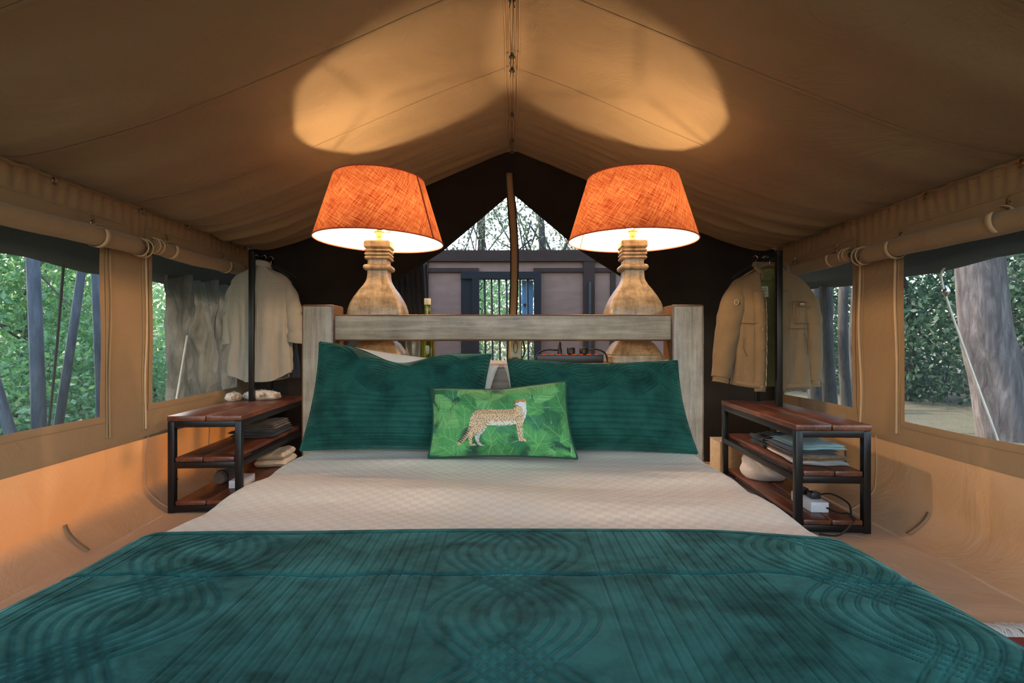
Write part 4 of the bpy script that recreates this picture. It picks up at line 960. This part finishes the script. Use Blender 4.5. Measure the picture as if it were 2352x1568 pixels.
sleeve(shirt, [(sxx+.226, syy-.01, .945), (sxx+.233, syy-.012, .915), (sxx+.228, syy-.012, .872)], [.050, .056, .052], M['shirt'], 'cuff', seed=2, nz=14)
s2 = sleeve(shirt, [(sxx-.130, syy, 1.275), (sxx-.168, syy, 1.225), (sxx-.196, syy, 1.12), (sxx-.202, syy-.005, 1.02), (sxx-.206, syy-.012, .90)], [.012, .043, .046, .040, .034], M['shirt'], seed=4, flat=.8)
sleeve(shirt, [(sxx-.205, syy-.01, .925), (sxx-.207, syy-.012, .89), (sxx-.205, syy-.012, .862)], [.036, .040, .037], M['shirt'], 'cuff', seed=5, nz=14)
tube('back_pleat', [(sxx+.012, syy-.064, 1.255), (sxx+.010, syy-.071, 1.05), (sxx+.006, syy-.074, .80)], [.003, .004, .001], M['shirt'], shirt, 6)
tube('yoke_seam', [(sxx+x_, syy-.0635*(1-(x_/.21)**2)**.4, 1.258) for x_ in np.linspace(-.17, .17, 30)], .0016, M['shirt'], shirt, 5)
for i, dy in enumerate((0, .09)):
    hanger('clothes_hanger', (sxx+.02+.02*i, syy+dy*.6, 1.385), ['hanger inside the pale linen shirt', 'second hanger behind the linen shirt carrying navy clothes'][i], .17, .06, bar=False)
nv = empty('navy_trousers', (sxx, syy+.06, 1.0), 'navy trousers hanging behind the pale linen shirt', 'trousers')
garment(nv, (sxx-.045, syy+.145), [(1.25, .12, .01), (1.1, .155, .016), (.66, .175, .018)], lambda c, s: 0*c, M['navy'], 'trouser_leg', folds=.003, seed=3, nz=40)
garment(nv, (sxx+.02, syy+.18), [(1.24, .10, .01), (1.1, .13, .014), (.63, .15, .016)], lambda c, s: 0*c, M['navy'], 'trouser_leg', folds=.003, seed=5, nz=40)
# jacket on the right unit
jx, jy = TR_(.155, .77, 0).x, TR_(.155, .77, 0).y
jx = at(1768, 0, jy).x
jk = empty('jacket', (jx, jy, 1.0), 'khaki jacket with olive quilted lining hanging open on the right clothes rail', 'jacket')
lv = [(1.325, .070, .058), (1.305, .085, .062), (1.285, .125, .066), (1.262, .168, .070), (1.235, .200, .074), (1.19, .212, .080), (1.05, .214, .088), (.85, .222, .092), (.60, .232, .092)]
def opn(z):
    t = max(0, min(1, (z-1.06)/.25)); return (-.072-.010*t+.006*math.sin((z-.6)*5), .012+.022*t)
def opn2(z): return tuple(q*1.0 for q in opn(z))
hemj = lambda c, s: .022*(c < 0)*np.abs(c)**2+.0*s
garment(jk, (jx, jy), lv, hemj, M['khaki'], 'shell', opn, 0, 140, 90, .005, 2)
garment(jk, (jx, jy), lv, hemj, M['lining'], 'lining', opn2, .007, 140, 90, .005, 2)
# plackets along the opening
for sgn, nm in ((0, 'placket'), (1, 'placket')):
    zz = np.linspace(1.18, .585, 40); P = np.zeros((40, 3, 3))
    for j, z_ in enumerate(zz):
        e = opn(z_)[sgn]; wd = -.062 if sgn == 0 else .05
        hw = np.interp(z_, [l[0] for l in lv][::-1], [l[1] for l in lv][::-1]); hd = np.interp(z_, [l[0] for l in lv][::-1], [l[2] for l in lv][::-1])
        for k, q in enumerate((e-.002*(1 if sgn else -1)*-1, e+wd*.5, e+wd)):
            sn = math.sqrt(max(0, 1-(abs(q)/hw)**2)); P[j, k] = (jx+q, jy-hd*sn**.75-(.012 if k < 2 else .008), z_)
    pk = grid(nm, P, M['khaki'], jk, thick=.004)
    if sgn == 0:
        for z_ in (1.06, .95, .84, .615): 
            e = opn(z_)[0]; facing([(.001, 0), (.006, .001), (.006, .004), (.003, .005)], (jx+e-.028, jy-.108, z_), 'snap', M['antique'], pk)
        tube('zip', [(jx+opn(z_)[0]-.006, jy-.112+.002*math.sin(z_*90), z_) for z_ in np.linspace(1.13, .62, 60)], .0022, M['antique'], pk, 5)
# collar
P = np.zeros((50, 5, 3)); th = np.linspace(-PI/2+.72, 3*PI/2-.72, 50)
for j, (r, dz) in enumerate(((.082, -.010), (.084, .015), (.086, .040), (.094, .052), (.104, .030))): P[:, j] = np.stack([jx+r*np.cos(th)*(1.0+.12*(np.sin(th) < -.3)), jy+r*.72*np.sin(th), 1.305+dz-.075*np.clip(-np.sin(th), 0, 1)**1.2+.014*np.clip(np.sin(th), 0, 1)], -1)
grid('collar', P, M['khaki'], jk, thick=.005)
sl1 = sleeve(jk, [(jx-.12, jy, 1.245), (jx-.178, jy-.005, 1.205), (jx-.232, jy-.015, 1.08), (jx-.268, jy-.02, .92), (jx-.308, jy-.03, .665)], [.014, .058, .080, .072, .053], M['khaki'], seed=2, nz=70, crease=.003)
sleeve(jk, [(jx-.306, jy-.03, .675), (jx-.313, jy-.032, .635)], [.050, .045], M['khaki'], 'cuff', seed=3, nz=8)
sl2 = sleeve(jk, [(jx+.12, jy, 1.24), (jx+.178, jy-.005, 1.195), (jx+.226, jy-.015, 1.08), (jx+.243, jy-.02, .92), (jx+.248, jy-.03, .645)], [.014, .052, .066, .058, .044], M['khaki'], seed=7, nz=70, crease=.003)
sleeve(jk, [(jx+.248, jy-.03, .655), (jx+.245, jy-.032, .61)], [.041, .037], M['khaki'], 'cuff', seed=4, nz=8)
for sg in (-1, 1):   # hem band
    q0, q1 = (-.225, opn(.6)[0]) if sg < 0 else (opn(.6)[1], .225)
    q = np.linspace(q0, q1, 24); P = np.zeros((24, 2, 3))
    for k, z_ in enumerate((.598, .628)): P[:, k] = np.stack([jx+q, jy-.094*np.sqrt(np.clip(1-(q/.237)**2, 0, 1))**.75-.009, z_+.022*(q < 0)*np.abs(q/.232)**2], -1)
    grid('hem_band', P, M['khaki'], jk, thick=.004)
def seamline(pts, par=jk, m='khaki_dark', r=.0016): return tube('seam', [(jx+a, jy-.0945*math.sqrt(max(0, 1-(a/.232)**2))**.75-.005, b) for a, b in pts], r, M[m], par, 5)
for pts in ([(.085, 1.115), (.14, 1.118), (.2, 1.112)], [(.10, .985), (.15, .987), (.205, .985)], [(.06, .955), (.13, .957), (.205, .955)], [(.088, 1.11), (.090, 1.04), (.094, .985)], [(-.205, .99), (-.13, .985), (-.10, .99)], [(.17, .93), (.19, .87), (.195, .80)], [(-.185, .90), (-.19, .84), (-.17, .79)], [(.105, 1.11), (.105, 1.0), (.11, .985)]): seamline(pts)
# neck label, pocket label, sleeve badge
lab = box('label', (jx-.010, jy+.052, 1.185), (.052, .003, .066), M['cream'], jk, Matrix.Rotation(R(-3), 3, 'Y'))
b = MB()
for z_, w_ in ((1.207, .020), (1.203, .032), (1.193, .036), (1.189, .034), (1.179, .008), (1.172, .03), (1.166, .026)): b.box((jx-.010, jy+.0495, z_), (w_, .001, .0022))
b.build('lettering', M['khaki_dark'], lab)
pl = box('label', (jx+.150, jy-.083, 1.098), (.036, .003, .023), M['khaki_dark'], jk, Matrix.Rotation(R(4), 3, 'Y'))
b = MB(); b.box((jx+.150, jy-.0855, 1.102), (.026, .001, .004)); b.box((jx+.150, jy-.0855, 1.094), (.030, .001, .002)); b.build('lettering', M['cream'], pl)
bc = (jx-.236, jy-.078, 1.112)
badge = facing([(.001, 0), (.0145, 0), (.0145, .002), (.001, .002)], bc, 'badge', M['khaki_dark'], jk)
b = MB(); b.tube([(bc[0]+.0125*math.cos(t), bc[1]-.002, bc[2]+.0125*math.sin(t)) for t in np.linspace(0, 2*PI, 26)], .0016, 5); b.tube([(bc[0]+q, bc[1]-.003, bc[2]+h) for q, h in ((-.007, -.002), (-.002, .003), (.002, -.002), (.007, .002))], .0013, 5)
b.build('badge_ring', M['cream'], badge, 'auto')
hanger('clothes_hanger', (jx+.0, jy+.0, 1.345), 'hanger inside the khaki jacket with a thin brass bar', .18, .05, 'khaki')
hanger('clothes_hanger', (jx-.03, jy+.12, 1.36), 'empty hanger with silver hook behind the khaki jacket', .15, .06, bar=False)

# ------------------------------------------------------------------ folded clothes and small things on the shelves
def folded(name, c, d, Mx, mat, label, cat, layers=2, seed=0, grp=None, waves=.004):
    root = empty(name, c, label, cat, grp); rs = np.random.RandomState(seed); h = d[2]/layers
    for k in range(layers):
        n1, n2 = 30, 22; u = np.linspace(-1, 1, n1); v = np.linspace(-1, 1, n2); U, V = np.meshgrid(u, v, indexing='ij')
        edge = ((1-np.abs(U)**8)*(1-np.abs(V)**8)).clip(0)**.35; sx, sy = rs.normal(size=2)*.006
        w1 = waves*snoise(U*1.2, V*1.2, seed*7+k, 3, .8); top = h*(k+.5)+edge*h*.5+w1*edge*(1 if k == layers-1 else .4); bot = h*(k+.5)-edge*h*.48
        wob = 1+.02*np.sin(V*5+seed+k)
        L = []
        for zz in (top, bot):
            q = np.stack([U*d[0]/2*wob+sx, V*d[1]/2+sy+.008*np.sin(U*4+seed), zz], -1).reshape(-1, 3)
            L.append(q@np.array(Mx).T+np.array(c))
        V_ = np.concatenate(L); f = np.concatenate([gridfaces(n1, n2), gridfaces(n1, n2, base=n1*n2)[:, ::-1]])
        link('fold', npmesh('fold', V_, f), mat, root)
    return root
# right unit, middle shelf: stack of tops
zsh = .288
stk = [('white_cotton', 'folded white top at the bottom of the stack on the right shelf', .020), ('orange_print', 'folded orange patterned top low in the stack on the right shelf', .020), ('charcoal', 'folded charcoal top in the middle of the right shelf stack', .026), ('mint', 'folded pale mint top lying on the right shelf stack', .026)]
z = zsh
cR = TR_(.165, .27, 0)
for i, (m, lb, h) in enumerate(stk):
    Mz = MR_ @ Matrix.Rotation(R((-4, 3, -2, 5)[i]), 3, 'Z')
    folded('folded_shirt', (cR.x+(.0, .005, -.012, .006)[i], cR.y+(.0, .0, .02, .0)[i], z), (.25-.012*i, .36-.02*i, h), Mz, M[m], lb, 'shirt', 2, 11+i, 'folded tops on the right shelf'); z += h*1.0
cB = TR_(.17, .58, 0)
folded('folded_shirt', (cB.x, cB.y, zsh), (.22, .20, .062), MR_, M['black_cloth'], 'folded black top behind the mint top on the right shelf', 'shirt', 2, 19, 'folded tops on the right shelf', .01)
# white bag and cartons at the far end of the bottom shelf, power block in front
def blob(name, c, r, mat, label, cat, seed=0, amp=.12, flatten=True, parent=None):
    n1, n2 = 48, 26; th = np.linspace(0, 2*PI, n1, endpoint=False); ph = np.linspace(.01, PI-.01, n2); T_, Ph = np.meshgrid(th, ph, indexing='ij')
    k = 1+amp*snoise(T_*.5+np.sin(Ph), Ph*.9, seed, 4, .7); x = r[0]*np.sin(Ph)*np.cos(T_)*k; y = r[1]*np.sin(Ph)*np.sin(T_)*k; z = r[2]*np.cos(Ph)*k
    if flatten: z = np.maximum(z, -r[2]*.75)
    o = grid(name, np.stack([c[0]+x, c[1]+y, c[2]+z+(r[2]*.75 if flatten else 0)], -1), mat, parent, cu=True)
    if label: tag(o, label, cat)
    return o
p = TR_(.17, .74, 0); blob('fabric_bag', (p.x, p.y, .063), (.125, .14, .10), M['white_cotton'], 'soft white cloth bag on the bottom right shelf', 'bag', 5, .10)
p = at(1672, 1060, 3.55)
cb = empty('cardboard_box', (p.x+.05, 3.6, 0), 'small cardboard box on the floor behind the right shelf unit', 'box')
box('body', (p.x+.05, 3.6, .10), (.24, .18, .20), M['card'], cb, None, .003); box('flap', (p.x+.05, 3.55, .204), (.24, .09, .004), M['card'], cb); box('flap', (p.x+.05, 3.65, .204), (.24, .09, .004), M['card'], cb)
def block(org, Mx, label, size, plugs):
    root = empty('power_block', org, label, 'power strip')
    box('body', (org[0], org[1], org[2]+size[2]/2), size, M['white_plastic'], root, Mx, .005)
    o = Vector(org); 
    tube('button', [o+Mx @ Vector((-size[0]*.25, -size[1]/2-.002, size[2]*.5)), o+Mx @ Vector((-size[0]*.25, -size[1]/2+.002, size[2]*.5))], .009, M['white_plastic'], root, 16)
    for i, (x, y) in enumerate(plugs):
        q = o+Mx @ Vector((x, y, size[2]+.016)); pg_ = box('plug', q, (.046, .05, .032), M['black_plastic'], root, Mx, .006)
        box('plug_pad', q+Vector((0, -.012, .0165)), (.02, .02, .002), M['charcoal'], pg_, Mx)
    return root
pc = TR_(.175, .20, 0); pb = block((pc.x, pc.y, .0625), MR_, 'white power block with two black plugs on the bottom right shelf', (.085, .20, .050), ((-.012, .045), (.006, -.03)))
o = Vector((pc.x, pc.y, .0625)); q1 = TR_(.06, .05, .10)
tube('cable', spline([o+Vector((.02, -.03, .065)), o+Vector((.08, -.05, .075)), o+Vector((.13, -.10, .045)), q1+Vector((.0, .0, -.03)), TR_(.09, -.025, .07), TR_(.16, -.03, .004), TR_(.24, -.02, .004)], 50), .0045, M['black_plastic'], pb, 6)
tube('cable', spline([o+Vector((.025, -.102, .025)), o+Vector((.06, -.14, .012)), o+Vector((.10, -.14, .012)), q1+Vector((-.01, .0, -.028))], 30), .0045, M['black_plastic'], pb, 6)
# left unit
cL = TL_(.20, .67, 0)
folded('folded_cloth', (cL.x, cL.y, .288), (.27, .34, .042), ML_, M['black_cloth'], 'folded black cloth on the middle left shelf', 'clothing', 2, 23, None, .002)
folded('folded_trousers', (cL.x+.02, cL.y+.02, .331), (.21, .27, .040), ML_, M['trouser'], 'folded taupe trousers on the black cloth on the middle left shelf', 'trousers', 3, 24, None, .006)
p = TL_(.24, .30, 0); block((p.x, p.y, .0625), ML_, 'white power block on the bottom left shelf', (.075, .17, .045), ())
p = TL_(.11, .37, 0); rl = empty('brown_pouch', (p.x, p.y, .062), 'small dark brown rolled pouch on the bottom left shelf', 'pouch')
P_ = [Vector((p.x, p.y-.06, .098)), Vector((p.x, p.y, .1)), Vector((p.x, p.y+.12, .098))]
tube('body', P_, [.033, .036, .033], M['trouser'], rl, 16); tube('strap', [(p.x+.037*math.cos(t), p.y-.03, .099+.037*math.sin(t)) for t in np.linspace(0, 2*PI, 20)], .004, M['black_cloth'], rl, 6)
p = TL_(.24, .80, 0); folded('folded_blanket', (p.x, p.y, .0625), (.2, .24, .10), ML_, M['cream'], 'folded cream blanket at the back of the bottom left shelf', 'blanket', 2, 25, None, .008)
# fluffy slippers on the top left shelf
def slipper(c, r, label, seed):
    o = blob('slipper', c, r, M['fluff'], label, 'slipper', seed, .07); tag(o, group='fluffy slippers on the left shelf')
    rs = np.random.RandomState(seed); V = []; f = []; me = o.data
    n_ = len(me.vertices); cos = np.zeros(n_*3, np.float32); nor = np.zeros(n_*3, np.float32); me.vertices.foreach_get('co', cos); me.vertices.foreach_get('normal', nor)
    cos = cos.reshape(-1, 3); nor = nor.reshape(-1, 3); pick = rs.randint(0, n_, 2600)
    d = nor[pick]+rs.normal(size=(2600, 3))*.6; d /= np.linalg.norm(d, axis=1)[:, None]; p = cos[pick]+rs.normal(size=(2600, 3))*.003; s = np.cross(d, rs.normal(size=(2600, 3))); s /= np.linalg.norm(s, axis=1)[:, None]
    L = .008+.006*rs.rand(2600, 1); T_ = np.stack([p+s*.0008, p-s*.0008, p+d*L], 1); T_[..., 2] = np.maximum(T_[..., 2], .5005)
    fo = link('fur', npmesh('fur', T_.reshape(-1, 3), np.arange(2600*3).reshape(-1, 3)), M['fluff'], o, False); fo['kind'] = 'stuff'
p = at(538, 905, 3.37); slipper((p.x, 3.36, .5005), (.045, .055, .030), 'small fluffy white slipper end left of the pole', 3)
p = at(600, 905, 3.42); slipper((p.x, 3.43, .5005), (.125, .06, .034), 'fluffy white and brown slipper right of the pole', 4)

# ------------------------------------------------------------------ rug
rug = empty('rug', (1.52, 1.0, 0), 'red woven rug with cream fringe on the floor right of the bed', 'rug')
box('weave', (1.40, .98, .006), (.62, 1.12, .008), M['rug'], rug, None, .003)
b = MB(); rs = np.random.RandomState(8)
for i in range(230):
    x = 1.09+.62*i/229; b.tube(spline([(x, 1.54, .009), (x+rs.normal()*.008, 1.565, .014+.012*rs.rand()), (x+rs.normal()*.014, 1.60+.03*rs.rand(), .004)], 5), .0035, 5)
fr = b.build('fringe', M['fringe'], rug, 'auto'); fr['kind'] = 'stuff'
